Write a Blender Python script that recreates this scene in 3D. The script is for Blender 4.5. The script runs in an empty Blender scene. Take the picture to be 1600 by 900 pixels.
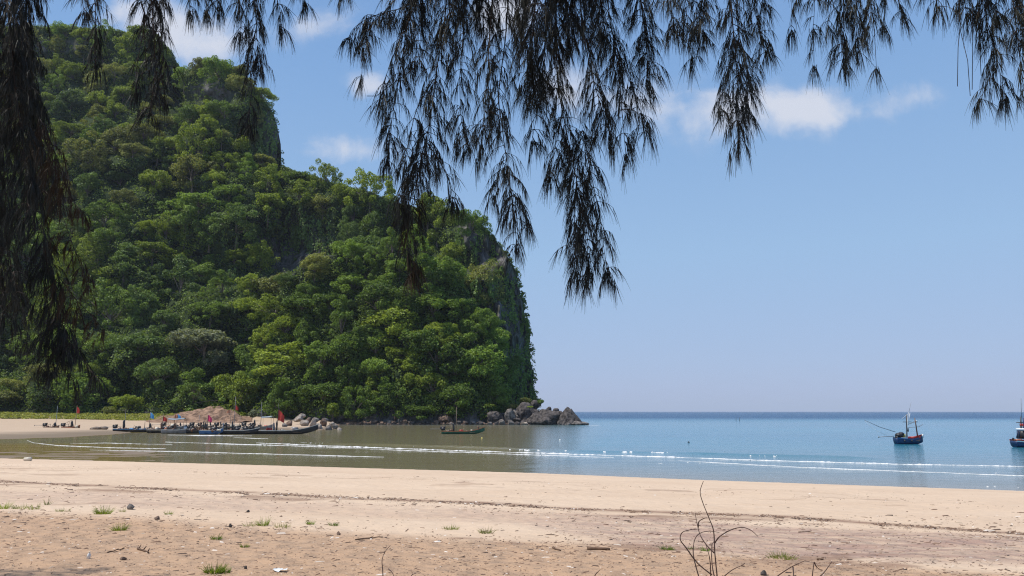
import bpy, math, random
import numpy as np
from mathutils import Vector, Matrix
R = math.radians
rng = np.random.default_rng(7); random.seed(7)
sc = bpy.context.scene; C = sc.collection
# ------------------------------------------------------------------ camera
F = 1186.0; TH = math.atan(193 / F); c_, s_ = math.cos(TH), math.sin(TH); CZ = 4.0
cam = bpy.data.cameras.new('camera'); cam.sensor_width = 36; cam.lens = 36 * F / 1600
cam.clip_start = .05; cam.clip_end = 60000
co = bpy.data.objects.new('camera', cam); C.objects.link(co)
co.location = (0, 0, CZ); co.rotation_euler = (math.pi / 2 + TH, 0, 0); sc.camera = co
sc.view_settings.view_transform = 'Standard'; sc.view_settings.look = 'None'
sc.view_settings.exposure = 0.0; sc.view_settings.gamma = 1.0
sc.cycles.use_denoising = True; sc.cycles.denoiser = 'OPENIMAGEDENOISE'; sc.cycles.denoising_prefilter = 'NONE'; sc.cycles.denoising_input_passes = 'RGB_ALBEDO_NORMAL'; sc.cycles.filter_width = 1.15; sc.cycles.max_bounces = 5
sc.cycles.diffuse_bounces = 2; sc.cycles.glossy_bounces = 3; sc.cycles.transmission_bounces = 2; sc.cycles.transparent_max_bounces = 4
# ------------------------------------------------------------------ light
SUN_EL, SUN_FWD = R(65), R(-10)                 # height, and how far ahead of due left
sv = Vector((-math.cos(SUN_EL) * math.cos(SUN_FWD), math.cos(SUN_EL) * math.sin(SUN_FWD), math.sin(SUN_EL)))
sl = bpy.data.lights.new('sun', 'SUN'); sl.energy = 5.0; sl.angle = R(.53); sl.color = (1, .95, .87)
so = bpy.data.objects.new('sun', sl); C.objects.link(so)
so.rotation_euler = sv.to_track_quat('Z', 'Y').to_euler(); so.location = (-30, -10, 60)
w = bpy.data.worlds.new('World'); sc.world = w; w.use_nodes = True
nt = w.node_tree; nt.nodes.clear()
def N(nt, t, **k):
    n = nt.nodes.new(t)
    for a, b in k.items(): setattr(n, a, b)
    return n
def L(nt, a, b): nt.links.new(a, b)
def M(nt, op, a, b=None, c=None):
    n = nt.nodes.new('ShaderNodeMath'); n.operation = op
    for i, v in enumerate((a, b, c)):
        if v is None: continue
        if hasattr(v, 'is_linked'): nt.links.new(v, n.inputs[i])
        else: n.inputs[i].default_value = v
    return n.outputs[0]
def MIX(nt, f, a, b, blend='MIX'):
    n = nt.nodes.new('ShaderNodeMix'); n.data_type = 'RGBA'; n.blend_type = blend
    for i, v in ((0, f), (6, a), (7, b)):
        if hasattr(v, 'is_linked'): nt.links.new(v, n.inputs[i])
        elif i == 0: n.inputs[0].default_value = v
        else: n.inputs[i].default_value = (*v, 1) if len(v) == 3 else v
    return n.outputs[2]
def RAMP(nt, v, stops, interp='LINEAR'):
    n = nt.nodes.new('ShaderNodeValToRGB'); n.color_ramp.interpolation = interp
    e = n.color_ramp.elements
    while len(e) < len(stops): e.new(.5)
    for k, (p, col) in zip(e, stops):
        k.position = p; k.color = (*col, 1) if hasattr(col, '__len__') else (col, col, col, 1)
    nt.links.new(v, n.inputs[0]); return n.outputs[0]
SKY_STRENGTH = .085
sky = N(nt, 'ShaderNodeTexSky', sky_type='NISHITA'); sky.sun_disc = False
sky.sun_elevation = SUN_EL; sky.sun_rotation = R(-90) + SUN_FWD
sky.air_density = 1.0; sky.dust_density = .4; sky.ozone_density = 2.0; sky.altitude = 0
tc = N(nt, 'ShaderNodeTexCoord'); sx = N(nt, 'ShaderNodeSeparateXYZ'); L(nt, tc.outputs['Generated'], sx.inputs[0])
X, Y, Z = sx.outputs
ysafe = M(nt, 'MAXIMUM', Y, .05)
U = M(nt, 'DIVIDE', X, ysafe); V = M(nt, 'DIVIDE', Z, ysafe)
def uv(px, py):
    wv = (450 - py) / F; k = 1 / (c_ - wv * s_)
    return (px - 800) / F * k, (s_ + wv * c_) * k
tot = None
for px, py, rx, ry, a in [(300, 60, 95, 45, 1.15), (205, 25, 75, 40, .9), (495, 42, 75, 32, .8), (572, 133, 42, 26, .95), (545, 235, 95, 30, .8),
                          (790, 20, 60, 45, 1.1), (900, 130, 90, 70, .8), (1110, 175, 85, 50, .85), (1235, 178, 85, 50, .82), (1320, 165, 95, 30, .6),
                          (1425, 150, 50, 32, .75), (1020, 160, 60, 40, .5), (700, -60, 200, 60, .9), (1300, -120, 260, 70, .8), (100, -150, 250, 80, .8), (-250, 120, 200, 60, .8)]:
    u0, v0 = uv(px, py); su, svv = rx / F, ry / F
    d = M(nt, 'ADD', M(nt, 'POWER', M(nt, 'ABSOLUTE', M(nt, 'DIVIDE', M(nt, 'SUBTRACT', U, u0), su)), 2), M(nt, 'POWER', M(nt, 'ABSOLUTE', M(nt, 'DIVIDE', M(nt, 'SUBTRACT', V, v0), svv)), 2))
    g = M(nt, 'MULTIPLY', M(nt, 'EXPONENT', M(nt, 'MULTIPLY', d, -1)), a)
    tot = g if tot is None else M(nt, 'ADD', tot, g)
cxy = N(nt, 'ShaderNodeCombineXYZ'); L(nt, U, cxy.inputs[0]); L(nt, V, cxy.inputs[1])
cn = N(nt, 'ShaderNodeTexNoise'); cn.inputs['Scale'].default_value = 13; cn.inputs['Detail'].default_value = 7; cn.inputs['Roughness'].default_value = .58
cn.inputs['Distortion'].default_value = .25; L(nt, cxy.outputs[0], cn.inputs['Vector'])
cm = M(nt, 'ADD', M(nt, 'MULTIPLY', tot, .85), M(nt, 'MULTIPLY', M(nt, 'SUBTRACT', cn.outputs['Fac'], .5), 2.0))
mr = N(nt, 'ShaderNodeMapRange'); mr.interpolation_type = 'SMOOTHSTEP'
mr.inputs['From Min'].default_value = .20; mr.inputs['From Max'].default_value = 1.08; L(nt, cm, mr.inputs['Value'])
front = M(nt, 'GREATER_THAN', Y, .06)
fac = M(nt, 'MULTIPLY', M(nt, 'MULTIPLY', M(nt, 'MULTIPLY', mr.outputs[0], M(nt, 'MINIMUM', M(nt, 'MULTIPLY', tot, 2.2), 1)), front), .86)
zen = RAMP(nt, Z, [(0, (.42, .505, .735)), (.06, (.395, .53, .77)), (.2, (.345, .54, .80)), (.42, (.235, .425, .74)), (.75, (.14, .28, .60)), (1, (.11, .24, .55))])
grade = MIX(nt, .88, MIX(nt, 1, sky.outputs[0], (1.15, 1.1, 1.35), 'MULTIPLY'), MIX(nt, 1, zen, (1 / SKY_STRENGTH,) * 3, 'MULTIPLY'))
colr = MIX(nt, fac, grade, tuple(v / SKY_STRENGTH for v in (.72, .745, .83)))
bg = N(nt, 'ShaderNodeBackground'); bg.inputs[1].default_value = SKY_STRENGTH; L(nt, colr, bg.inputs[0])
out = N(nt, 'ShaderNodeOutputWorld'); L(nt, bg.outputs[0], out.inputs[0])

# ------------------------------------------------------------------ helpers
def P(px, py, Y):
    px, py, Y = np.asarray(px, float), np.asarray(py, float), np.asarray(Y, float)
    wv = (450 - py) / F; k = Y / (c_ - wv * s_)
    return np.stack(np.broadcast_arrays((px - 800) / F * k, Y, CZ + k * (s_ + wv * c_)), -1)
def PX(x, y, z):
    d = y * c_ + (z - CZ) * s_; d = np.where(np.abs(d) < .3, .3, d)
    return 800 + F * x / d, 450 - F * (-y * s_ + (z - CZ) * c_) / d
def rayY(py, z):                               # depth at which the line of sight through row py meets height z
    wv = (450 - np.asarray(py, float)) / F; m = (s_ + wv * c_) / (c_ - wv * s_)
    return (z - CZ) / m
def _h(ix, iy, iz, seed):
    with np.errstate(over='ignore'):
        h = (ix.astype(np.uint32) * np.uint32(374761393) + iy.astype(np.uint32) * np.uint32(668265263) + iz.astype(np.uint32) * np.uint32(2147483647 - 1274126177) + np.uint32(seed * 974711))
        h = (h ^ (h >> np.uint32(13))) * np.uint32(1274126177); h = (h ^ (h >> np.uint32(16))) * np.uint32(2246822519)
        return ((h ^ (h >> np.uint32(15))) & np.uint32(0xffffff)).astype(float) / 0xffffff
def vn(p, seed=0):
    p = np.asarray(p, float)
    if p.shape[-1] == 2: p = np.concatenate([p, np.zeros(p.shape[:-1] + (1,))], -1)
    i = np.floor(p).astype(np.int64); f = p - i; f = f * f * (3 - 2 * f); r = 0
    for a in (0, 1):
        for b in (0, 1):
            for d in (0, 1):
                r = r + _h(i[..., 0] + a, i[..., 1] + b, i[..., 2] + d, seed) * (f[..., 0] if a else 1 - f[..., 0]) * (f[..., 1] if b else 1 - f[..., 1]) * (f[..., 2] if d else 1 - f[..., 2])
    return r * 2 - 1
def fbm(p, o=4, seed=0):
    p = np.asarray(p, float); r = 0; a = .5
    for k in range(o): r = r + a * vn(p * 2 ** k, seed + k); a *= .5
    return r
def smooth(a, b, x): t = np.clip((np.asarray(x, float) - a) / (b - a), 0, 1); return t * t * (3 - 2 * t)
def unit(v): return v / np.maximum(np.linalg.norm(v, axis=-1, keepdims=True), 1e-9)

def mesh(name, V, faces, smooth_=False, attrs=None):
    """faces: list of (M,k) int arrays"""
    me = bpy.data.meshes.new(name); V = np.ascontiguousarray(V, dtype=np.float32)
    faces = [np.asarray(f) for f in (faces if isinstance(faces, list) else [faces]) if len(f)]
    me.vertices.add(len(V)); me.vertices.foreach_set('co', V.ravel())
    nl = sum(f.size for f in faces); npoly = sum(len(f) for f in faces)
    me.loops.add(nl); me.loops.foreach_set('vertex_index', np.concatenate([f.ravel() for f in faces]).astype(np.int32))
    me.polygons.add(npoly)
    tot = np.concatenate([np.full(len(f), f.shape[1]) for f in faces]); st = np.concatenate([[0], np.cumsum(tot)[:-1]])
    me.polygons.foreach_set('loop_start', st.astype(np.int32)); me.polygons.foreach_set('loop_total', tot.astype(np.int32))
    if smooth_: me.polygons.foreach_set('use_smooth', np.ones(npoly, bool))
    for k, v in (attrs or {}).items():
        a = me.attributes.new(k, 'FLOAT', 'POINT'); a.data.foreach_set('value', np.asarray(v, np.float32).ravel())
    me.update(calc_edges=True); me.validate(); return me
def link(name, me, mat=None, parent=None, loc=None):
    o = bpy.data.objects.new(name, me); C.objects.link(o)
    if mat is not None:
        if len(me.materials) == 0: me.materials.append(mat)
    if parent is not None: o.parent = parent
    if loc is not None: o.location = loc
    return o
def tag(o, label=None, cat=None, group=None, kind=None):
    for k, v in (('label', label), ('category', cat), ('group', group), ('kind', kind)):
        if v: o[k] = v
    return o
def thing(name, label, cat, loc=(0, 0, 0), rz=0, group=None):
    o = bpy.data.objects.new(name, None); C.objects.link(o); o.empty_display_size = .3
    o.location = loc; o.rotation_euler = (0, 0, rz); return tag(o, label, cat, group)
class MB:
    def __init__(s): s.V = []; s.F = {}; s.n = 0
    def add(s, V, *fs):
        V = np.asarray(V, float)
        for f in fs:
            f = np.asarray(f)
            if len(f): s.F.setdefault(f.shape[1], []).append(f + s.n)
        s.V.append(V); s.n += len(V); return s
    def box(s, c, d, rz=0, ry=0, top=1.0):
        x, y, z = [v / 2 for v in d]
        v = np.array([(-x, -y, -z), (x, -y, -z), (x, y, -z), (-x, y, -z), (-x * top, -y * top, z), (x * top, -y * top, z), (x * top, y * top, z), (-x * top, y * top, z)])
        m = np.array((Matrix.Rotation(rz, 3, 'Z') @ Matrix.Rotation(ry, 3, 'Y'))); v = v @ m.T + np.array(c)
        return s.add(v, [(0, 3, 2, 1), (4, 5, 6, 7), (0, 1, 5, 4), (1, 2, 6, 5), (2, 3, 7, 6), (3, 0, 4, 7)])
    def tube(s, pts, rad, n=6):
        pts = np.asarray(pts, float); k = len(pts); rad = np.broadcast_to(np.asarray(rad, float), (k,))
        t = unit(np.gradient(pts, axis=0)) if k > 1 else np.array([[0, 0, 1.]])
        ref = np.where(np.abs(t[:, 2:3]) > .9, np.array([[1., 0, 0]]), np.array([[0, 0, 1.]]))
        a = unit(np.cross(t, ref)); b = np.cross(t, a); th = np.linspace(0, 2 * np.pi, n, endpoint=False)
        ring = pts[:, None] + rad[:, None, None] * (np.cos(th)[None, :, None] * a[:, None] + np.sin(th)[None, :, None] * b[:, None])
        V = ring.reshape(-1, 3); i = np.arange(k - 1)[:, None] * n; j = np.arange(n)[None]; j2 = (j + 1) % n
        q = np.stack([i + j, i + j2, i + n + j2, i + n + j], -1).reshape(-1, 4)
        s.add(np.concatenate([V, pts[:1], pts[-1:]]), q)
        base = s.n - len(V) - 2; j = np.arange(n); j2 = (j + 1) % n
        s.F.setdefault(3, []).append(np.stack([j2, j, np.full(n, len(V))], -1) + base)
        s.F[3].append(np.stack([j, j2, np.full(n, len(V) + 1)], -1) + base - 0 + np.array([(k - 1) * n, (k - 1) * n, 0]))
        return s
    def ball(s, c, r, n=8, m=5):
        r = np.broadcast_to(np.asarray(r, float), (3,)); th = np.linspace(0, 2 * np.pi, n, endpoint=False); ph = np.linspace(-np.pi / 2, np.pi / 2, m + 1)[1:-1]
        ring = np.stack([np.cos(ph)[:, None] * np.cos(th), np.cos(ph)[:, None] * np.sin(th), np.broadcast_to(np.sin(ph)[:, None], (m - 1, n))], -1).reshape(-1, 3)
        V = np.concatenate([ring, [(0, 0, -1), (0, 0, 1)]]) * r + np.array(c); k = len(ring)
        i = np.arange(m - 2)[:, None] * n; j = np.arange(n)[None]; j2 = (j + 1) % n
        q = np.stack([i + j, i + j2, i + n + j2, i + n + j], -1).reshape(-1, 4); j = np.arange(n); j2 = (j + 1) % n
        return s.add(V, q, np.concatenate([np.stack([j2, j, np.full(n, k)], -1), np.stack([j + (m - 2) * n, j2 + (m - 2) * n, np.full(n, k + 1)], -1)]))
    def mesh(s, name, sm=False): return mesh(name, np.concatenate(s.V), [np.concatenate(f) for f in s.F.values()], sm)
    def build(s, name, mat, parent=None, sm=False, loc=None): return link(name, s.mesh(name, sm), mat, parent, loc)
def grid_faces(r, c):
    i = np.arange(r - 1)[:, None] * c + np.arange(c - 1)[None]
    return np.stack([i, i + 1, i + c + 1, i + c], -1).reshape(-1, 4)

# ------------------------------------------------------------------ materials
MATS = {}
def mat(name, col, rough=.7, var=.25, scale=3.0, col2=None, bump=0, spec=.3, metal=0, island=False):
    if name in MATS: return MATS[name]
    m = bpy.data.materials.new(name); m.use_nodes = True; n = m.node_tree; b = n.nodes['Principled BSDF']
    b.inputs['Roughness'].default_value = rough; b.inputs['Specular IOR Level'].default_value = spec; b.inputs['Metallic'].default_value = metal
    t = N(n, 'ShaderNodeTexCoord'); no = N(n, 'ShaderNodeTexNoise'); no.inputs['Scale'].default_value = scale; no.inputs['Detail'].default_value = 6
    L(n, t.outputs['Object'], no.inputs['Vector'])
    a = tuple(v * (1 - var) for v in col); z = col2 or tuple(min(1, v * (1 + var)) for v in col)
    r = RAMP(n, no.outputs['Fac'], [(.32, a), (.68, z)])
    L(n, r, b.inputs['Base Color'])
    if bump:
        bp = N(n, 'ShaderNodeBump'); bp.inputs['Strength'].default_value = bump; bp.inputs['Distance'].default_value = .3 / scale
        L(n, no.outputs['Fac'], bp.inputs['Height']); L(n, bp.outputs[0], b.inputs['Normal'])
    MATS[name] = m; return m
def leafmat(name, dark, light, trans=.36, transcol=None):
    m = bpy.data.materials.new(name); m.use_nodes = True; n = m.node_tree; n.nodes.clear()
    g = N(n, 'ShaderNodeNewGeometry'); oi = N(n, 'ShaderNodeObjectInfo')
    no = N(n, 'ShaderNodeTexNoise'); no.inputs['Scale'].default_value = .35; no.inputs['Detail'].default_value = 3
    t = N(n, 'ShaderNodeTexCoord'); L(n, t.outputs['Object'], no.inputs['Vector'])
    f = M(n, 'ADD', M(n, 'MULTIPLY', g.outputs['Random Per Island'], .45), M(n, 'ADD', M(n, 'MULTIPLY', oi.outputs['Random'], .35), M(n, 'MULTIPLY', M(n, 'SUBTRACT', no.outputs['Fac'], .35), .7)))
    col = RAMP(n, f, [(.15, dark), (.85, light)])
    d = N(n, 'ShaderNodeBsdfPrincipled'); d.inputs['Roughness'].default_value = .55; d.inputs['Specular IOR Level'].default_value = .25; L(n, col, d.inputs['Base Color'])
    tr = N(n, 'ShaderNodeBsdfTranslucent'); L(n, MIX(n, 1, col, transcol or (1.3, 1.25, .6), 'MULTIPLY'), tr.inputs[0])
    mx = N(n, 'ShaderNodeMixShader'); mx.inputs[0].default_value = trans; L(n, d.outputs[0], mx.inputs[1]); L(n, tr.outputs[0], mx.inputs[2])
    o = N(n, 'ShaderNodeOutputMaterial'); L(n, mx.outputs[0], o.inputs[0]); MATS[name] = m; return m
LEAF = {'mid green': leafmat('leaf_mid', (.038, .076, .013), (.24, .36, .058)),
        'dark green': leafmat('leaf_dark', (.024, .052, .015), (.18, .275, .065)),
        'yellow-green': leafmat('leaf_yellow', (.075, .120, .012), (.34, .43, .055)),
        'olive green': leafmat('leaf_olive', (.070, .085, .022), (.32, .35, .09)),
        'pale grey-green': leafmat('leaf_pale', (.075, .090, .050), (.27, .30, .18))}
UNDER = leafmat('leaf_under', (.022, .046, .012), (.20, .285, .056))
BARK = mat('bark', (.17, .14, .115), .9, .35, 2.0)

# ------------------------------------------------------------------ terrain functions
EDGE_X = [-1500, -600, 0, 350, 750, 835, 1100, 1600, 2300]; EDGE_Y = [676, 699, 716, 725, 736.5, 739, 750, 767, 792]
FAR_X = [-1500, -400, 0, 100, 180, 205, 350, 480, 505, 530, 620, 790, 815, 830]; FAR_Y = [697, 690, 686, 683, 679, 675.5, 674.5, 673, 672, 664, 662, 662, 661, 655]
def yc_of(px): return rayY(np.interp(px, EDGE_X, EDGE_Y), .5)
def yf_of(px): return np.where(px > 828, 9e3, rayY(np.interp(px, FAR_X, FAR_Y), 0.0))
def landz(x, y):
    x, y = np.broadcast_arrays(np.asarray(x, float), np.asarray(y, float))
    px = np.where(y > 3, PX(x, np.maximum(y, 3), np.full(x.shape, 1.0))[0], PX(x, np.full(x.shape, 3.), np.full(x.shape, 2.3))[0])
    px = np.clip(px, -1500, 2300)
    yc = yc_of(px); yf = yf_of(px)
    p2 = np.stack([x, y], -1)
    t = (yc - y) / (yc - 8)
    near = .5 + 1.8 * np.clip(t, 0, 1.25) + .10 * fbm(p2 * [.22, .35], 4, 3) * smooth(0, .15, t) + .035 * fbm(p2 * [1.1, 2.2], 3, 9) * smooth(.0, .2, t)
    # small scarp where the upper beach breaks down to the wave-washed slope
    near = near + .10 * smooth(.60, .64, t + .02 * fbm(p2 * .15, 2, 5)) - .10 * t
    drop = .5 - .24 * (y - yc) + .02 * fbm(p2 * [.3, .8], 3, 21)
    near = np.where(y > yc, drop, near)
    mudm = smooth(560, 250, px) * smooth(694, 702, PX(x, np.maximum(y, 3), np.zeros(x.shape))[1])
    floor = -.45 + .44 * mudm + mudm * (.06 * fbm(p2 * [.30, .8], 5, 31))
    rise = np.interp(px, [470, 560], [.0145, .022])
    far = (y - yf) * rise + .05 * fbm(p2 * [.08, .16], 3, 41)
    far = far + 1.2 * smooth(236, 252, y) * smooth(520, 380, px) * (1 + .5 * fbm(p2 * .06, 3, 51)) 
    far = np.minimum(far, 6)
    return np.maximum(np.maximum(near, far), floor)
def ground_at(px, py, lo=5.0, hi=None):        # first meeting of the line of sight with the near beach
    px = np.asarray(px, float); py = np.asarray(py, float); lo = np.full(px.shape, 5.0); hi = yc_of(px)
    for _ in range(26):
        m = (lo + hi) / 2; p = P(px, py, m); below = p[..., 2] < landz(p[..., 0], p[..., 1])
        hi = np.where(below, m, hi); lo = np.where(below, lo, m)
    p = P(px, py, (lo + hi) / 2); p[..., 2] = landz(p[..., 0], p[..., 1]); return p

# ------------------------------------------------------------------ sand
def make_sand():
    ys = np.concatenate([[-60, -40, -25, -14, -8, -4, 0, 3, 5], np.geomspace(6.5, 75, 330), np.geomspace(76, 330, 130)])
    bs = np.concatenate([np.linspace(-1.9, -.78, 22)[:-1], np.linspace(-.78, .78, 420), np.linspace(.78, 1.9, 22)[1:]])
    yy, bb = np.meshgrid(ys, bs, indexing='ij'); xx = bb * np.maximum(yy + 1.0, 9)
    xx = np.where(yy < 3, xx * np.interp(yy, [-60, 3], [4, 1]), xx)
    zz = landz(xx, yy); px, py = PX(xx, np.maximum(yy, 3), zz)
    p2 = np.stack([xx, yy], -1)
    wob = 3.0 * fbm(p2 * [.25, .4], 4, 61)
    # where the brown upper dirt begins, the swash line of brown weed, the mauve band
    dirtl = np.interp(px, [-200, 0, 200, 400, 600, 800, 1000, 1200, 1600], [796, 799, 806, 822, 836, 848, 856, 872, 900])
    dirt = smooth(-8, 9, py - dirtl + 2.5 * wob)
    lo = np.interp(px, [-200, 0, 400, 800, 1000, 1200, 1600], [760, 764, 778, 798, 806, 822, 836])
    hi = np.interp(px, [-200, 0, 400, 800, 1000, 1200, 1600], [790, 786, 800, 822, 858, 872, 884])
    st = np.interp(px, [-200, 0, 300, 600, 850, 1000, 1600], [.45, .45, .5, .3, .55, .9, 1.0])
    purp = smooth(-2, 5, py - lo + wob * 2) * smooth(4, -6, py - hi + wob * 2) * st
    wl = np.interp(px, [-200, 0, 130, 400, 600, 800, 900, 1200, 1600], [744, 752, 759, 771, 780, 790, 796, 807, 834])
    d = py - wl + 1.2 * wob
    wr = np.exp(-(d / 2.0) ** 2) * smooth(-.25, .3, fbm(p2 * [.5, .5], 4, 71) + .25) + .9 * np.exp(-((d - 6.5) / 3.0) ** 2) * smooth(.0, .22, fbm(p2 * [.35, .7], 4, 72)) + .85 * smooth(.20, .34, fbm(p2 * [.55, 1.1], 4, 73)) * np.exp(-((py - dirtl + 5) / 13) ** 2) + .6 * smooth(.24, .36, fbm(p2 * [.5, .9], 4, 74)) * np.exp(-((py - np.interp(px, [0, 800, 1600], [735, 755, 795])) / 7) ** 2)
    yf = yf_of(np.clip(px, -1500, 2300)); yc = yc_of(np.clip(px, -1500, 2300))
    wet = np.where(yy > yc, np.maximum(1 - smooth(.10, .60, zz + .10 * fbm(p2 * [.05, .2], 3, 81)), .30), 0)
    me = mesh('sand', np.stack([xx, yy, zz], -1).reshape(-1, 3), grid_faces(*xx.shape), True, dict(dirt=dirt, purple=purp, wrack=wr, wet=wet))
    m = bpy.data.materials.new('sand'); m.use_nodes = True; n = m.node_tree; b = n.nodes['Principled BSDF']
    at = lambda k: N(n, 'ShaderNodeAttribute', attribute_name=k).outputs['Fac']
    t = N(n, 'ShaderNodeTexCoord')
    def noise(scale, det=5, rough=.6, sc3=(1, 1, 1)):
        mp = N(n, 'ShaderNodeMapping'); mp.inputs['Scale'].default_value = sc3; L(n, t.outputs['Object'], mp.inputs[0])
        o = N(n, 'ShaderNodeTexNoise'); o.inputs['Scale'].default_value = scale; o.inputs['Detail'].default_value = det; o.inputs['Roughness'].default_value = rough
        L(n, mp.outputs[0], o.inputs['Vector']); return o.outputs['Fac']
    big = noise(.35, 5, .6, (.5, 1, 1)); mid = noise(2.2, 6, .65, (.55, 1.2, 1)); fine = noise(24, 5, .75)
    col = MIX(n, RAMP(n, big, [(.35, 0), (.7, 1)]), (.535, .397, .278), (.595, .456, .328))
    dm = M(n, 'MULTIPLY', at('dirt'), RAMP(n, mid, [(.25, .72), (.62, 1)]))
    col = MIX(n, dm, col, MIX(n, mid, (.33, .205, .125), (.55, .368, .235)))
    pm = M(n, 'MULTIPLY', at('purple'), RAMP(n, noise(1.6, 6, .7, (.35, 1.6, 1)), [(.38, .15), (.58, 1)]))
    col = MIX(n, pm, col, (.37, .245, .19))
    col = MIX(n, M(n, 'MULTIPLY', at('wrack'), RAMP(n, mid, [(.3, .35), (.6, 1)])), col, (.20, .115, .075))
    spot = RAMP(n, noise(5.5, 4, .7, (.5, 1.5, 1)), [(.63, 0), (.74, 1)])
    col = MIX(n, M(n, 'MULTIPLY', spot, M(n, 'ADD', M(n, 'MULTIPLY', at('dirt'), .35), M(n, 'MULTIPLY', at('purple'), .6))), col, (.15, .09, .065))
    col = MIX(n, M(n, 'MULTIPLY', RAMP(n, fine, [(.35, 1), (.55, 0)]), .22), col, (.26, .17, .12))
    col = MIX(n, M(n, 'MULTIPLY', at('wet'), .8), col, (.125, .095, .066))
    L(n, col, b.inputs['Base Color']); L(n, M(n, 'SUBTRACT', .95, M(n, 'MULTIPLY', at('wet'), .45)), b.inputs['Roughness'])
    b.inputs['Specular IOR Level'].default_value = .25
    h = M(n, 'ADD', M(n, 'MULTIPLY', mid, 1.0), M(n, 'ADD', M(n, 'MULTIPLY', noise(7, 5, .65, (.7, 1.1, 1)), .55), M(n, 'MULTIPLY', fine, .10)))
    mpv = N(n, 'ShaderNodeMapping'); mpv.inputs['Scale'].default_value = (1, 1.2, 1); L(n, t.outputs['Object'], mpv.inputs[0])
    vo = N(n, 'ShaderNodeTexVoronoi'); vo.feature = 'SMOOTH_F1'; vo.inputs['Scale'].default_value = 3.4; vo.inputs['Smoothness'].default_value = .6; L(n, mpv.outputs[0], vo.inputs['Vector'])
    h = M(n, 'ADD', h, M(n, 'MULTIPLY', vo.outputs['Distance'], 1.1))
    bp = N(n, 'ShaderNodeBump'); bp.inputs['Distance'].default_value = .15
    L(n, M(n, 'ADD', .26, M(n, 'MULTIPLY', M(n, 'MAXIMUM', at('dirt'), at('purple')), .6)), bp.inputs['Strength'])
    L(n, h, bp.inputs['Height']); L(n, bp.outputs[0], b.inputs['Normal'])
    tag(link('sand', me, m), 'pale sandy beach running down to the water', None, None, 'structure')
make_sand()

# ------------------------------------------------------------------ sea
FOAM = [  # rows of breaking water: points (px,py), half depth in rows, density, lump height
    ([(490, 692.5), (560, 694), (660, 697), (760, 701), (840, 703.5), (960, 706), (1060, 707.5)], 1.25, 3.2, .16),
    ([(500, 693.5), (600, 696), (720, 699.5), (830, 703)], .9, 3.5, .20),
    ([(1060, 708), (1180, 712), (1290, 714), (1370, 717)], .8, 1.6, .26),
    ([(370, 691), (500, 696), (640, 702), (840, 708), (1000, 713), (1100, 716), (1250, 721), (1400, 725), (1650, 730)], .9, 2.6, .10),
    ([(840, 709), (1000, 714), (1100, 717), (1250, 722), (1400, 726)], .8, 1.2, .08),
    ([(620, 706), (700, 709), (800, 713), (900, 715)], .7, .7, .03),
    ([(980, 719), (1150, 726), (1300, 733), (1450, 738), (1650, 745)], 1.4, .45, .03),
    ([(1000, 723), (1200, 730), (1330, 735)], 1.1, .5, .03),
    ([(235, 679.5), (300, 680.5), (400, 681.5)], .5, 2.2, .06),
    ([(325, 684), (385, 686)], .4, 1.5, .05), ([(400, 688), (470, 690)], .6, 1.0, .05),
    ([(255, 690), (285, 691.5), (330, 693), (420, 696)], .4, 1.2, .04),
    ([(45, 689), (60, 693), (100, 696.5), (170, 699), (240, 700)], .45, 1.0, .03), ([(120, 692.5), (165, 692), (200, 693.5), (250, 694)], .5, 1.2, .05),
    ([(90, 701), (250, 704), (400, 709), (560, 714)], .4, .6, .02), ([(430, 712), (500, 716), (520, 717)], .8, .8, .02),
    ([(1480, 758), (1540, 760), (1640, 764)], 1.2, .5, .02), ([(905, 663), (935, 665)], .8, 1.4, .1)]
RIBBONS = [([(470, 692), (500, 693), (560, 694.3), (660, 697), (760, 700.8), (840, 703.5), (960, 706.2), (1070, 708)], 1.5, .09), ([(400, 692), (500, 696), (640, 701.5), (840, 708), (1000, 713), (1100, 716), (1250, 721), (1400, 725), (1700, 731)], .95, .07),
           ([(560, 701), (700, 706), (840, 711), (960, 715)], .5, .03), ([(1060, 720), (1250, 730), (1450, 738), (1700, 747)], .45, .02), ([(262, 679.6), (300, 680.3), (395, 681.2)], .6, .04), ([(365, 683.5), (420, 685.5)], .4, .03), ([(258, 690.5), (285, 691.4), (330, 693), (440, 696), (560, 700)], .5, .04),
           ([(42, 688), (52, 692), (90, 696), (170, 699.5), (260, 701)], .35, .02), ([(110, 693), (165, 692.2), (205, 693.6), (270, 694.2)], .45, .03), ([(140, 703), (300, 706), (480, 711), (600, 714)], .3, .015), ([(905, 663.5), (936, 665)], .6, .06)]
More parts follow.
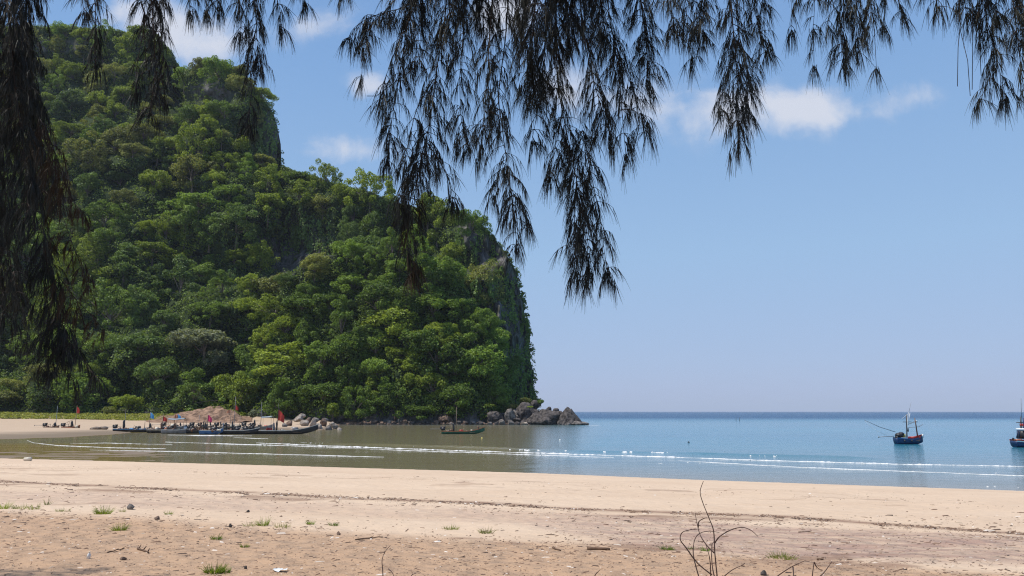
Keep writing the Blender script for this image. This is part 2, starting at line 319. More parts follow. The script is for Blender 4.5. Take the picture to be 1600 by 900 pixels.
def make_sea():
    ys = np.concatenate([np.geomspace(24, 140, 330), np.geomspace(141, 420, 120), np.geomspace(430, 30000, 60)])
    bs = np.concatenate([np.linspace(-2.2, -.8, 20)[:-1], np.linspace(-.8, .8, 300), np.linspace(.8, 2.2, 20)[1:]])
    yy, bb = np.meshgrid(ys, bs, indexing='ij'); xx = bb * yy
    px, py = PX(xx, yy, 0 * xx)
    z = .02 * fbm(np.stack([xx * .08, yy * .35], -1), 3, 5) * smooth(300, 150, yy)
    for pts, hw, den, hh in FOAM[:3]:
        a = np.array(pts); line = np.interp(px, a[:, 0], a[:, 1]); dy = yy - rayY(line, 0.0)
        on = smooth(a[0, 0] - 30, a[0, 0] + 40, px) * smooth(a[-1, 0] + 30, a[-1, 0] - 60, px)
        z = z + on * hh * .6 * np.exp(-(np.where(dy < 0, dy / .7, dy / 2.2)) ** 2)
    yc = yc_of(np.clip(px, -1500, 2300)); yf = yf_of(np.clip(px, -1500, 2300))
    d = np.minimum(yy - yc, np.where(px < 500, yf - yy, 1e4)); shal_refl = np.exp(-np.maximum(d, 0) / 22)
    shal_refl = np.clip(np.maximum(np.maximum(shal_refl, .8 * smooth(980, 780, px) * smooth(290, 210, yy)), smooth(560, 150, px) * smooth(130, 90, yy)), 0, 1)  # brown of the hill's reflection put into the colour, beyond the true shallows
    far = smooth(240, 520, yy)
    me = mesh('sea', np.stack([xx, yy, z], -1).reshape(-1, 3), grid_faces(*xx.shape), True, dict(shallow_refl=shal_refl, deep=far))
    m = bpy.data.materials.new('sea'); m.use_nodes = True; n = m.node_tree; b = n.nodes['Principled BSDF']
    at = lambda k: N(n, 'ShaderNodeAttribute', attribute_name=k).outputs['Fac']
    t = N(n, 'ShaderNodeTexCoord')
    def noise(scale, det, sc3, rough=.6):
        mp = N(n, 'ShaderNodeMapping'); mp.inputs['Scale'].default_value = sc3; L(n, t.outputs['Object'], mp.inputs[0])
        o = N(n, 'ShaderNodeTexNoise'); o.inputs['Scale'].default_value = scale; o.inputs['Detail'].default_value = det; o.inputs['Roughness'].default_value = rough
        L(n, mp.outputs[0], o.inputs['Vector']); return o.outputs['Fac']
    patch = noise(.012, 4, (.35, 1.4, 1))
    deepc = MIX(n, RAMP(n, patch, [(.4, 0), (.62, 1)]), (.008, .15, .24), (.014, .19, .28))
    col = MIX(n, at('deep'), deepc, (.0, .05, .13))
    col = MIX(n, at('shallow_refl'), col, (.235, .165, .060))
    L(n, col, b.inputs['Base Color']); b.inputs['IOR'].default_value = 1.333; L(n, M(n, 'SUBTRACT', .5, M(n, 'MULTIPLY', at('deep'), .42)), b.inputs['Specular IOR Level'])
    L(n, M(n, 'ADD', .10, M(n, 'MULTIPLY', at('deep'), .12)), b.inputs['Roughness'])
    h = M(n, 'ADD', M(n, 'MULTIPLY', noise(.55, 3, (.45, 1.3, 1)), 1.0), M(n, 'MULTIPLY', noise(2.4, 3, (.5, 1.2, 1)), .35))
    h = M(n, 'MULTIPLY', h, M(n, 'ADD', 1, M(n, 'MULTIPLY', at('deep'), 2.5)))
    bp = N(n, 'ShaderNodeBump'); bp.inputs['Strength'].default_value = .8; bp.inputs['Distance'].default_value = .22
    L(n, M(n, 'SUBTRACT', .8, M(n, 'MULTIPLY', at('shallow_refl'), .45)), bp.inputs['Strength'])
    L(n, h, bp.inputs['Height']); L(n, bp.outputs[0], b.inputs['Normal'])
    tag(link('sea', me, m), 'calm blue sea with brown shallows by the beach, hill reflection put into its colour', None, None, 'structure')
    # foam
    mb = MB(); dome = np.array([(math.cos(a), math.sin(a), 0) for a in np.linspace(0, 2 * np.pi, 7)[:-1]] + [(.45 * math.cos(a + .5), .45 * math.sin(a + .5), .8) for a in np.linspace(0, 2 * np.pi, 4)[:-1]])
    fq = [(0, 1, 6), (1, 7, 6), (1, 2, 7), (2, 3, 7), (3, 8, 7), (3, 4, 8), (4, 5, 8), (5, 6, 8), (5, 0, 6), (6, 7, 8)]
    VV = []; FF = []; nv = 0; edge_lift = lambda d: .7 if d > 1.9 else .15
    def ribbon(pts, hw, hh, k):                # one unbroken line of froth, its depth and height uneven along it
        nonlocal nv
        a = np.array(pts, float); px = np.arange(a[0, 0], a[-1, 0], 1.1); py = np.interp(px, a[:, 0], a[:, 1]) + .35 * fbm(np.stack([px * .03, px * 0 + k], -1), 3, 17)
        e = np.clip(np.minimum(px - a[0, 0], a[-1, 0] - px) / 60, 0, 1) ** .7
        wv = np.clip(.55 + 1.1 * fbm(np.stack([px * .025, px * 0 + k * 3.1], -1), 4, 19) + .7 * fbm(np.stack([px * .22, px * 0 + k], -1), 2, 23), .06, 1.3) * e * hw * np.interp(px, [850, 1100], [1, .62]) + .02
        rows = []
        for q, zf in ((-1, -.03), (-.55, .6), (0, 1), (.5, .45), (1, -.03)):
            Yd = rayY(py - q * wv * (.8 + .4 * vn(np.stack([px * .5, px * 0 + q * 5 + k], -1), 29)), 0.0); p = P(px, py, Yd); p[:, 2] = zf * (hh * np.clip(wv / hw, .1, 1) * (.8 + .5 * vn(np.stack([px * .6, px * 0 + q + k], -1), 31))) + (.012 if zf > 0 else -.02); rows.append(p)
        VV.append(np.array(rows).reshape(-1, 3)); f = grid_faces(5, len(px)) + nv; FF.append(np.concatenate([f[:, [0, 1, 2]], f[:, [0, 2, 3]]])); nv += 5 * len(px)
    for k, (pts, hw, hh) in enumerate(RIBBONS): ribbon(pts, hw, hh, k + 1)
    for pts, hw, den, hh in FOAM:
        a = np.array(pts); nlump = int((a[-1, 0] - a[0, 0]) * den)
        px = rng.uniform(a[0, 0], a[-1, 0], nlump * 3); g = fbm(np.stack([px * .022, np.full(px.shape, hw * 37)], -1), 4, 91) + .25 * fbm(np.stack([px * .15, np.full(px.shape, hw * 11)], -1), 3, 93)
        edge = np.clip(np.minimum(px - a[0, 0], a[-1, 0] - px) / 45, 0, 1); nlump = nlump // 3 if hh < .25 else nlump; px, g, edge = px[:nlump * 3], g[:nlump * 3], edge[:nlump * 3]; env = smooth(-.35 - .10 * den, .34 - .05 * den, g) * (.1 + .9 * edge)
        if hh > .25: env = np.where(rng.random(len(px)) < .7, env, 0) * smooth(-.1, .3, g + .1)
        keep = rng.random(len(px)) < env * (.6 if hh > .25 else .03); px, env = px[keep][:nlump * 2], env[keep][:nlump * 2]
        py = np.interp(px, a[:, 0], a[:, 1]) + rng.normal(0, 1, len(px)) * hw * .5 * env + .5 * fbm(np.stack([px * .02, px * 0 + 3], -1), 3, 17)
        Yd = rayY(py, 0.0); p = P(px, py, Yd)
        if a[0, 0] < 360 or (hh <= .25 and den >= .6): continue
        for q, e in zip(p, env):
            ps = q[1] / F * (.55 if hh > .25 else 1); sx_, sy_ = rng.uniform(.6, 2.2) * ps * (1 + .8 * e), rng.uniform(.12, .42) * q[1] * .009 * (.4 + .6 * e)
            v = dome * [sx_, sy_, hh * .36 * rng.uniform(.1, 1.0) * e + .006] * (1 + rng.uniform(-.35, .35, (9, 1))) + [q[0], q[1], .004 + hh * .42 * e * edge_lift(den)]
            v[:6, 2] -= .03
            VV.append(v); FF.append(np.array(fq) + nv); nv += 9
    mf = mat('foam', (.66, .655, .64), .85, .12, 2)
    tag(link('foam', mesh('foam', np.concatenate(VV), np.concatenate(FF)), mf), 'white foam on the low waves coming in to the beach', None, None, 'stuff')
make_sea()

# ------------------------------------------------------------------ hill
SIL = np.array([(-420, 120), (-260, 70), (-120, 45), (60, 44), (110, 46), (180, 50), (232, 62), (262, 78), (283, 112), (300, 113), (318, 100), (345, 98), (372, 112), (400, 145), (420, 164), (432, 182), (437, 222), (440, 262),
                (470, 276), (520, 289), (580, 306), (625, 324), (700, 340), (742, 348), (770, 370), (790, 394), (808, 428), (817, 462), (824, 500), (830, 540), (834, 580), (837, 618), (839, 640), (841, 655)])
def hill_depth(px, py):
    """distance of the hill's front surface along the line of sight (px,py)"""
    top = np.interp(px, SIL[:, 0], SIL[:, 1]); bot = np.interp(px, [-400, 0, 380, 430, 850], [652, 652, 652, 658, 660])
    t = np.clip((bot - py) / (bot - top), -.05, 1)
    yb = np.interp(px, [-400, 0, 250, 400, 560, 720, 790, 841], [262, 258, 254, 258, 268, 268, 276, 300])
    yr = np.interp(px, [-400, 0, 284, 290, 436, 441, 600, 740, 800, 841], [420, 400, 398, 374, 368, 352, 322, 300, 292, 303])
    tt = np.where(t > 0, t, 0) ** 1.08
    y = yb + (yr - yb) * tt
    q = np.stack([px / 95, py / 80, px * 0], -1)
    fade = smooth(0, .06, t) * (.35 + .65 * smooth(1.0, .9, t)) * smooth(841, 800, px)
    y = y + 21 * fbm(q, 3, 101) * fade + 10 * fbm(q * 3.1, 3, 111) * fade
    cav = np.exp(-(((px - 452) / 62) ** 2 + ((py - 392) / 40) ** 2) ** 1.5)     # the undercut cliff in the middle
    brow = np.exp(-(((px - 460) / 90) ** 2 + ((py - 318) / 24) ** 2))
    y = y + 22 * cav - 9 * brow
    y = y + 10 * np.exp(-(((px - 330) / 80) ** 2 + ((py - 430) / 30) ** 2)) 
    return y
SPUR = np.array([(395, 560), (420, 490), (450, 436), (485, 400), (530, 398), (575, 404), (620, 395), (665, 404), (705, 424), (735, 462), (757, 500), (778, 546), (792, 590), (800, 625), (806, 652)])
def spur_depth(px, py):
    top = np.interp(px, SPUR[:, 0], SPUR[:, 1]); t = np.clip((662 - py) / (662 - top), 0, 1)
    yb = np.interp(px, [395, 500, 640, 760, 806], [252, 243, 239, 243, 254]); yr = np.interp(px, [395, 500, 640, 760, 806], [266, 268, 264, 262, 258])
    y = yb + (yr - yb) * t ** 1.15; q = np.stack([px / 60, py / 55, px * 0], -1)
    return y + (5 * fbm(q, 3, 131) + 2.5 * fbm(q * 3, 2, 133)) * smooth(0, .08, t)
def relief(name, xs, sil, bot, depth, back, m, rows):
    top = np.interp(xs, sil[:, 0], sil[:, 1]); b = np.full(xs.shape, bot) if np.isscalar(bot) else np.interp(xs, bot[0], bot[1])
    t = np.linspace(0, 1, rows)[:, None]; px = np.broadcast_to(xs, (rows, len(xs))); py = b + (top - b) * t
    Yd = depth(px, py)
    if len(xs) > 200:                          # ledges and notches on the seaward edge
        lq = np.stack([py / 17, px * 0 + 2, px * 0], -1); px = px + 3.5 * fbm(np.stack([py / 15, px * 0 + 9, px * 0], -1), 4, 157) * smooth(385, 425, px) * smooth(441, 434, px); px = px + (4.5 * fbm(lq, 4, 151) - 1.5) * smooth(735, 836, px) * smooth(655, 630, py); Yd = Yd + 9 * fbm(np.stack([px / 10, py / 38, px * 0], -1), 4, 153) * smooth(700, 740, px)
    pts = P(px, py, Yd)
    lastp = pts[-1]; rowsb = []
    for k in range(1, 13):                     # the far side, falling away behind the crest
        f = k / 12; q = lastp.copy(); q[:, 1] += back * f; q[:, 0] = lastp[:, 0] * (1 + np.where(lastp[:, 0] < 0, back * f / lastp[:, 1] + .03 * f, -.02 * f)); q[:, 2] = lastp[:, 2] * (1 - f ** 1.6) - 3 * f + 4 * f * (1 - f) * fbm(q[:, :2] * .05, 3, 7); rowsb.append(q)
    front = pts[:1].copy(); front[..., 2] = -2
    G = np.concatenate([front, pts, np.array(rowsb)], 0)
    e = lambda x, y, a, b: np.exp(-(((px - x) / a) ** 2 + ((py - y) / b) ** 2) ** 2)
    bare_ = e(455, 388, 62, 42) + e(430, 208, 16, 40) + e(265, 98, 34, 16) + e(85, 72, 50, 10) + e(330, 145, 34, 16)
    if len(xs) > 200: bare_ = bare_ + smooth(-4, 10, px - np.interp(py, [330, 400, 470, 560, 640], [712, 718, 752, 788, 805])) * smooth(0, 14, py - top)
    bare_ = bare_ + smooth(635, 650, py)
    Bz = np.concatenate([bare_[:1], bare_, np.zeros((12, len(xs)))], 0)
    return mesh(name, G.reshape(-1, 3), grid_faces(G.shape[0], G.shape[1]), True, dict(bare=np.clip(Bz, 0, 1)))
m = bpy.data.materials.new('hill_rock'); m.use_nodes = True; n = m.node_tree; b = n.nodes['Principled BSDF']; b.inputs['Roughness'].default_value = .95; b.inputs['Specular IOR Level'].default_value = .1
t = N(n, 'ShaderNodeTexCoord'); mp = N(n, 'ShaderNodeMapping'); mp.inputs['Scale'].default_value = (.5, .5, .07); L(n, t.outputs['Object'], mp.inputs[0])
n1 = N(n, 'ShaderNodeTexNoise'); n1.inputs['Scale'].default_value = 1.0; n1.inputs['Detail'].default_value = 7; n1.inputs['Roughness'].default_value = .65; L(n, mp.outputs[0], n1.inputs['Vector'])
n2 = N(n, 'ShaderNodeTexNoise'); n2.inputs['Scale'].default_value = .09; n2.inputs['Detail'].default_value = 4; L(n, t.outputs['Object'], n2.inputs['Vector'])
rock = RAMP(n, n1.outputs['Fac'], [(.36, (.036, .033, .031)), (.50, (.10, .093, .088)), (.66, (.20, .188, .178))])
cov = RAMP(n, n2.outputs['Fac'], [(.42, 0), (.6, 1)])
ba = N(n, 'ShaderNodeAttribute', attribute_name='bare').outputs['Fac']
L(n, MIX(n, M(n, 'MAXIMUM', M(n, 'SUBTRACT', 1, ba), M(n, 'MULTIPLY', cov, .45)), rock, (.032, .048, .017)), b.inputs['Base Color'])
bp = N(n, 'ShaderNodeBump'); bp.inputs['Strength'].default_value = .8; bp.inputs['Distance'].default_value = 1.2; L(n, n1.outputs['Fac'], bp.inputs['Height']); L(n, bp.outputs[0], b.inputs['Normal'])
HROCK = m
hx = np.concatenate([np.linspace(-420, -60, 50)[:-1], np.linspace(-60, 760, 260)[:-1], np.linspace(760, 841, 60)])
tag(link('hill', relief('hill', hx, SIL, ([-400, 0, 380, 430, 850], [652, 652, 652, 658, 660]), hill_depth, 170, HROCK, 190), HROCK), 'steep limestone headland covered with forest', None, None, 'structure')
sx2 = np.linspace(395, 806, 150)
tag(link('hill', relief('hill', sx2, SPUR, 662, spur_depth, 26, HROCK, 90), HROCK), 'low wooded spur in front of the limestone cliff', None, None, 'structure')

# ------------------------------------------------------------------ trees
def leaves(ctr, rad, cnt, size, low=.35, flat=1.0, seed=0):
    """leaf clumps over a set of lobes; returns quads"""
    g = np.random.default_rng(seed); VV = []
    for cc, r in zip(ctr, rad):
        k = int(cnt * (r / np.mean(rad)) ** 1.6); d = unit(g.normal(size=(k * 2, 3)))
        d = d[(d[:, 2] > -.25) | (g.random(len(d)) < low)][:k]
        lump = 1 + .22 * vn(d * 2.6 + cc, seed + 5)
        p = cc + d * (r * lump * g.uniform(.72, 1.04, len(d)))[:, None] * [1, 1, flat]
        nrm = unit(d * .75 + [0, 0, .45] + g.normal(size=d.shape) * .55)
        a = unit(np.cross(nrm, g.normal(size=d.shape))); bb = np.cross(nrm, a); s = g.uniform(.6, 1.35, (len(d), 1)) * size
        cup = nrm * s * .28
        VV.append(np.stack([p - a * s + cup * g.uniform(-.6, 1, (len(d), 1)) - nrm * s * .3, p - bb * s * .62 + cup, p + a * s - nrm * s * .3, p + bb * s * .62 + cup], 1))
    V = np.concatenate(VV); return V.reshape(-1, 3), np.arange(len(V) * 4).reshape(-1, 4)
def tree_proto(kind, seed, Rr=5.0, H=7.0):
    g = np.random.default_rng(seed)
    fl = dict(round=.85, umbrella=.5, ragged=.95, tall=1.7, drape=1.15)[kind]; nl = dict(round=52, umbrella=50, ragged=44, tall=42, drape=48)[kind]
    d = unit(g.normal(size=(nl, 3))); d[:, 2] = np.where(d[:, 2] < -.35, -d[:, 2], d[:, 2]); ax = np.array([g.uniform(.8, 1.2), g.uniform(.8, 1.2), 1])
    lump = 1 + (.55 if kind in ('ragged', 'drape') else .4) * vn(d * 1.5 + seed, seed) + .12 * g.normal(size=nl)     # big uneven boughs
    rr = Rr * .80 * lump * (.75 + .35 * g.random(nl)); ctr = d * rr[:, None] * ax * [1, 1, fl] + [0, 0, H * .62]
    if kind == 'tall': ctr[:, :2] *= (.85 * (1.2 - np.clip(d[:, 2:], -.3, 1)))
    if kind == 'drape': ctr[:, 2] -= 2.2 * g.random(nl) * (np.hypot(d[:, 0], d[:, 1]))
    rad = Rr * g.uniform(.12, .26, nl) * (1.2 if kind in ('round', 'umbrella') else 1.0)
    low = ctr[g.integers(nl, size=10)] * [1.05, 1.05, 1]; low[:, 2] = g.uniform(.3, H * .45, 10); ctr = np.concatenate([ctr, low]); rad = np.concatenate([rad, Rr * g.uniform(.16, .26, 10)])
    V, Fq = leaves(ctr, rad, 120, .20, .4, .85 if kind != 'umbrella' else .65, seed)
    crown = mesh('crown', V, Fq)
    mb = MB(); h0 = H * .45
    mb.tube([(0, 0, -2.5), (.1, 0, h0 * .4), (.25 * g.normal(), .25 * g.normal(), h0), (.3 * g.normal(), .3 * g.normal(), H * .78)], [.30, .24, .18, .07], 6)
    for k in range(9):
        q = ctr[k * 4]; mb.tube([(0, 0, h0 * g.uniform(.6, 1)), (q[0] * .5, q[1] * .5, h0 + (q[2] - h0) * .45), tuple(q)], [.12, .08, .03], 4)
    return crown, mb.mesh('trunk', True)
PROTO = [tree_proto(k, 200 + i) for i, k in enumerate(['round', 'umbrella', 'ragged', 'tall', 'round', 'umbrella', 'ragged', 'round', 'drape'])]
for cr, tr in PROTO: cr.materials.append(LEAF['mid green']); tr.materials.append(BARK)
TREES = []                                     # dict px,py,kind,zone,root
def plant(px, py, Yd, size, colour, proto, dz=0, name='tree', sink=None):
    if sink is None: sink = 2.4 * size if py < np.interp(px, SIL[:, 0], SIL[:, 1]) + 16 else 1.6 * size
    p = P(px, py, Yd); root = bpy.data.objects.new(name, None); C.objects.link(root)
    root.location = p + np.array([0, 0, -sink]); root.rotation_euler = (0, 0, rng.uniform(0, 6.28)); root.scale = (size * rng.uniform(.8, 1.3), size * rng.uniform(.8, 1.3), size * rng.uniform(.75, 1.3))
    cr, tr = PROTO[proto]
    o = link('crown', cr, None, root); o.material_slots[0].link = 'OBJECT'; o.material_slots[0].material = LEAF[colour]
    link('trunk', tr, None, root)
    TREES.append(dict(px=float(px), py=float(py), colour=colour, root=root, proto=proto, size=size)); return root
def bare(px, py):                              # where naked rock shows
    e = lambda x, y, a, b: ((px - x) / a) ** 2 + ((py - y) / b) ** 2 < 1
    right = px > np.interp(py, [330, 400, 470, 560, 640], [712, 718, 752, 788, 805])
    return e(455, 392, 50, 34), e(428, 210, 13, 34), bool(right), e(265, 100, 30, 14), e(85, 75, 40, 9), e(330, 145, 30, 14)
pts = []
def ok(px, py, d, lay): return all((px - a) ** 2 + ((py - b) * 1.1) ** 2 > (d * .5 + e * .5) ** 2 for a, b, e, l in pts if l == lay)
def colour_of(px, py, lay):
    v = float(fbm(np.array([[px / 110, py / 90, 0]]), 3, 301)[0]); r = rng.random()
    if lay == 'spur': return 'yellow-green' if v + .5 * (r - .5) > .20 else ('mid green' if r < .8 else 'dark green' if r < .9 else 'olive green')
    if py > 430 and r < .6: return 'mid green' if r < .4 else 'dark green'
    if py < 300 and r < .6: return 'olive green' if r < .2 else 'yellow-green' if r < .42 else 'mid green'
    if v + .55 * (r - .5) > .14: return 'yellow-green'
    if v + .55 * (r - .5) < -.16: return 'dark green'
    return 'mid green' if r < .72 else 'olive green'
# named trees that stand out in the photograph
def special(px, py, lay, size, colour, proto, d):
    pts.append((px, py, d, lay)); return plant(px, py, float((hill_depth if lay == 'hill' else spur_depth)(np.array(px), np.array(py))) - 2, size, colour, proto)
SPECIAL = []
for a in [(318, 556, 'hill', 2.25, 'pale grey-green', 5, 95, 'large pale grey-green spreading tree above the earth mound'),
          (400, 585, 'hill', 1.9, 'mid green', 7, 70, 'broad mid green tree right of the large pale grey-green one'),
          (347, 462, 'hill', 1.0, 'mid green', 3, 40, 'pointed green tree standing above the large pale grey-green one'),
          (365, 640, 'hill', 1.55, 'yellow-green', 7, 60, 'bushy yellow-green tree right behind the earth mound'),
          (200, 642, 'hill', 1.0, 'yellow-green', 1, 40, 'small yellow-green umbrella tree at the beach behind the blue-flag boats'),
          (712, 640, 'spur', 1.05, 'mid green', 0, 45, 'small rounded tree on a bare trunk above the green boat'),
          (492, 426, 'spur', 1.15, 'olive green', 0, 50, 'olive tree on the left top of the spur under the undercut cliff'),
          (735, 366, 'hill', 1.25, 'mid green', 7, 50, 'rounded tree on the cliff top nearest the sea'),
          (240, 300, 'hill', 1.6, 'yellow-green', 1, 70, 'large yellow-green domed tree high in the middle of the slope')]:
    SPECIAL.append((special(*a[:7]), a[7]))
def scatter(lay, n_try, dfun, inside, limit):
    k = 0
    for _ in range(n_try):
        px, py = inside(); d = dfun(px, py)
        if not ok(px, py, d, lay): continue
        pts.append((px, py, d, lay)); k += 1
        Yd = float((hill_depth if lay == 'hill' else spur_depth)(np.array(px), np.array(py)))
        size = d * Yd / F / 2 / 5.0 * rng.uniform(1.35, 1.8)
        bz = bare(px, py)
        if lay == 'hill' and any(bz):
            if bz[0] or bz[1]: continue
            size *= rng.uniform(.4, .7)
            if bz[2] and rng.random() < .72: continue
        col = colour_of(px, py, lay)
        if lay == 'hill' and bz[2] and col == 'yellow-green': col = 'mid green'
        plant(px, py, Yd, size, col, int(rng.choice([0, 1, 2, 3, 4, 5, 6, 7, 8], p=[.15, .15, .15, .05, .14, .1, .12, .11, .03])))
        if k >= limit: return
def in_hill():
    while True:
        px, py = rng.uniform(-50, 838), rng.uniform(60, 650)
        if py < np.interp(px, SIL[:, 0], SIL[:, 1]) + 3: continue
        if 440 < px < 745 and py > np.interp(px, SPUR[:, 0], SPUR[:, 1]) + 25: continue
        return px, py
def in_spur():
    while True:
        px, py = rng.uniform(405, 800), rng.uniform(395, 652)
        if py > np.interp(px, SPUR[:, 0], SPUR[:, 1]) + 6: return px, py
scatter('spur', 6000, lambda x, y: rng.uniform(28, 46), in_spur, 75)
scatter('hill', 26000, lambda x, y: np.interp(y, [60, 250, 450, 650], [23, 29, 35, 40]) * rng.uniform(.8, 1.3) * (.6 if x > 760 else 1), in_hill, 300 - len(TREES))
# labels: where each tree stands, its colour, and its rank among its like
def zone(px, py, spur):
    if spur:
        a = 'top' if py < 470 else ('middle' if py < 560 else 'foot'); b = 'landward' if px < 540 else ('central' if px < 670 else 'seaward')
        return f'on the {b} {a} of the spur'
    if px > 705: return 'clinging high on the seaward cliff' if py < 430 else 'clinging low on the seaward cliff'
    if px < 290 and py < 130: return 'on the summit ridge'
    if 290 <= px < 445 and py < 250: return 'on the rock tower beside the summit'
    if py > 590: return 'at the hill foot behind the beach' if px < 260 else 'at the hill foot behind the earth mound'
    if py < 330 and px > 440: return 'along the long ridge falling to the sea'
    b = 'landward' if px < 140 else ('middle' if px < 300 else 'seaward')
    a = 'upper' if py < 260 else ('middle' if py < 400 else 'lower')
    return f'on the {a} slope, {b} side'
ORD = 'first second third fourth fifth sixth seventh eighth ninth tenth eleventh twelfth thirteenth fourteenth fifteenth sixteenth seventeenth eighteenth nineteenth twentieth'.split()
def rank_labels(items, base, order='from the left'):
    items = sorted(items, key=lambda d: d['px'])
    for i, d in enumerate(items):
        d['root']['label'] = base if len(items) == 1 else f'{base}, {ORD[min(i, 19)]} {order}'
spec = {r for r, _ in SPECIAL}; bz = {}
spur_set = {id(d) for d in TREES if d['px'] > 400 and d['root'].location.y < 271 and d['py'] > np.interp(d['px'], SPUR[:, 0], SPUR[:, 1])}
for d in TREES:
    tag(d['root'], None, 'tree', 'trees of the hill forest')
    if d['root'] not in spec: bz.setdefault((zone(d['px'], d['py'], id(d) in spur_set), d['colour']), []).append(d)
for (z, col), items in bz.items(): rank_labels(items, f'{col} tree {z}')
for r, l in SPECIAL: r['label'] = l
# undergrowth between the trees and curtains of creeper on the rock
def undergrowth():
    VV = []; FF = []; nv = 0
    def put(V, f):
        nonlocal nv
        VV.append(V); FF.append(f + nv); nv += len(V)
    N0 = 5200; k = 0
    for lay in ('hill', 'spur'):
        for _ in range(9500 if lay == 'hill' else 2300):
            px, py = in_hill() if lay == 'hill' else in_spur()
            if lay == 'hill' and rng.random() < .35: px, py = rng.uniform(-60, 838), None
            if py is None and (px > 765 or 398 < px < 442) and rng.random() < .72: continue
            if py is None:
                tp = float(np.interp(px, SIL[:, 0], SIL[:, 1])); py = tp + rng.uniform(-1, 9)   # a thick fringe along the skyline
            Yd = float((hill_depth if lay == 'hill' else spur_depth)(np.array(px), np.array(py)))
            bz = bare(px, py) if lay == 'hill' else (False,) * 6
            if bz[0] and rng.random() < .85: continue
            if bz[1] and rng.random() < .8: continue
            if bz[2] and px < np.interp(py, SIL[17:, 1], SIL[17:, 0]) - 9 and rng.random() < .86: continue
            r = rng.uniform(1.3, 3.0) * (.75 if any(bz) else 1)
            if py < np.interp(px, SIL[:, 0], SIL[:, 1]) + 12: r *= .75
            q = P(px, py, Yd); V, f = leaves(np.array([q]), np.array([r]), 30, .38, .1, .9, int(rng.integers(1e6))); put(V, f)
    return mesh('undergrowth', np.concatenate(VV), np.concatenate(FF))
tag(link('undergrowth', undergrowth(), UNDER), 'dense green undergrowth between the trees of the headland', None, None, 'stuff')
def creeper():
    VV = []
    for _ in range(650):
        r = rng.random()
        if r < .45: py = rng.uniform(350, 630); px = rng.uniform(np.interp(py, [330, 400, 470, 560, 640], [705, 715, 748, 782, 800]), np.interp(py, SIL[17:, 1], SIL[17:, 0]) - 1)
        elif r < .75: px, py = rng.normal(455, 40), rng.normal(360, 18)
        elif r < .85: px, py = rng.normal(330, 50), rng.uniform(400, 460)
        else: px = rng.uniform(390, 436); py = rng.uniform(170, 235)
        if py < np.interp(px, SIL[:, 0], SIL[:, 1]) + 4: continue
        Yd = float(hill_depth(np.array(px), np.array(py))) - .8; q = P(px, py, Yd); ln = rng.uniform(2, 8); k = int(ln * 4)
        z = q[2] - np.sort(rng.random(k)) * ln; x = q[0] + rng.normal(0, .35, k); y = q[1] - 1.2 + rng.normal(0, .3, k)
        p = np.stack([x, y, z], -1); s = rng.uniform(.2, .42, (k, 1)); nrm = unit(rng.normal(size=(k, 3)) * .5 + [.2, -1, .3]); a = unit(np.cross(nrm, [0, 0, 1.])); bb = np.cross(nrm, a)
        VV.append(np.stack([p - a * s, p - bb * s * 1.5, p + a * s, p + bb * s * 1.5], 1))
    V = np.concatenate(VV); return mesh('creeper', V.reshape(-1, 3), np.arange(len(V) * 4).reshape(-1, 4))
tag(link('creeper', creeper(), LEAF['dark green']), 'dark creeper hanging down the bare cliff faces', None, None, 'stuff')

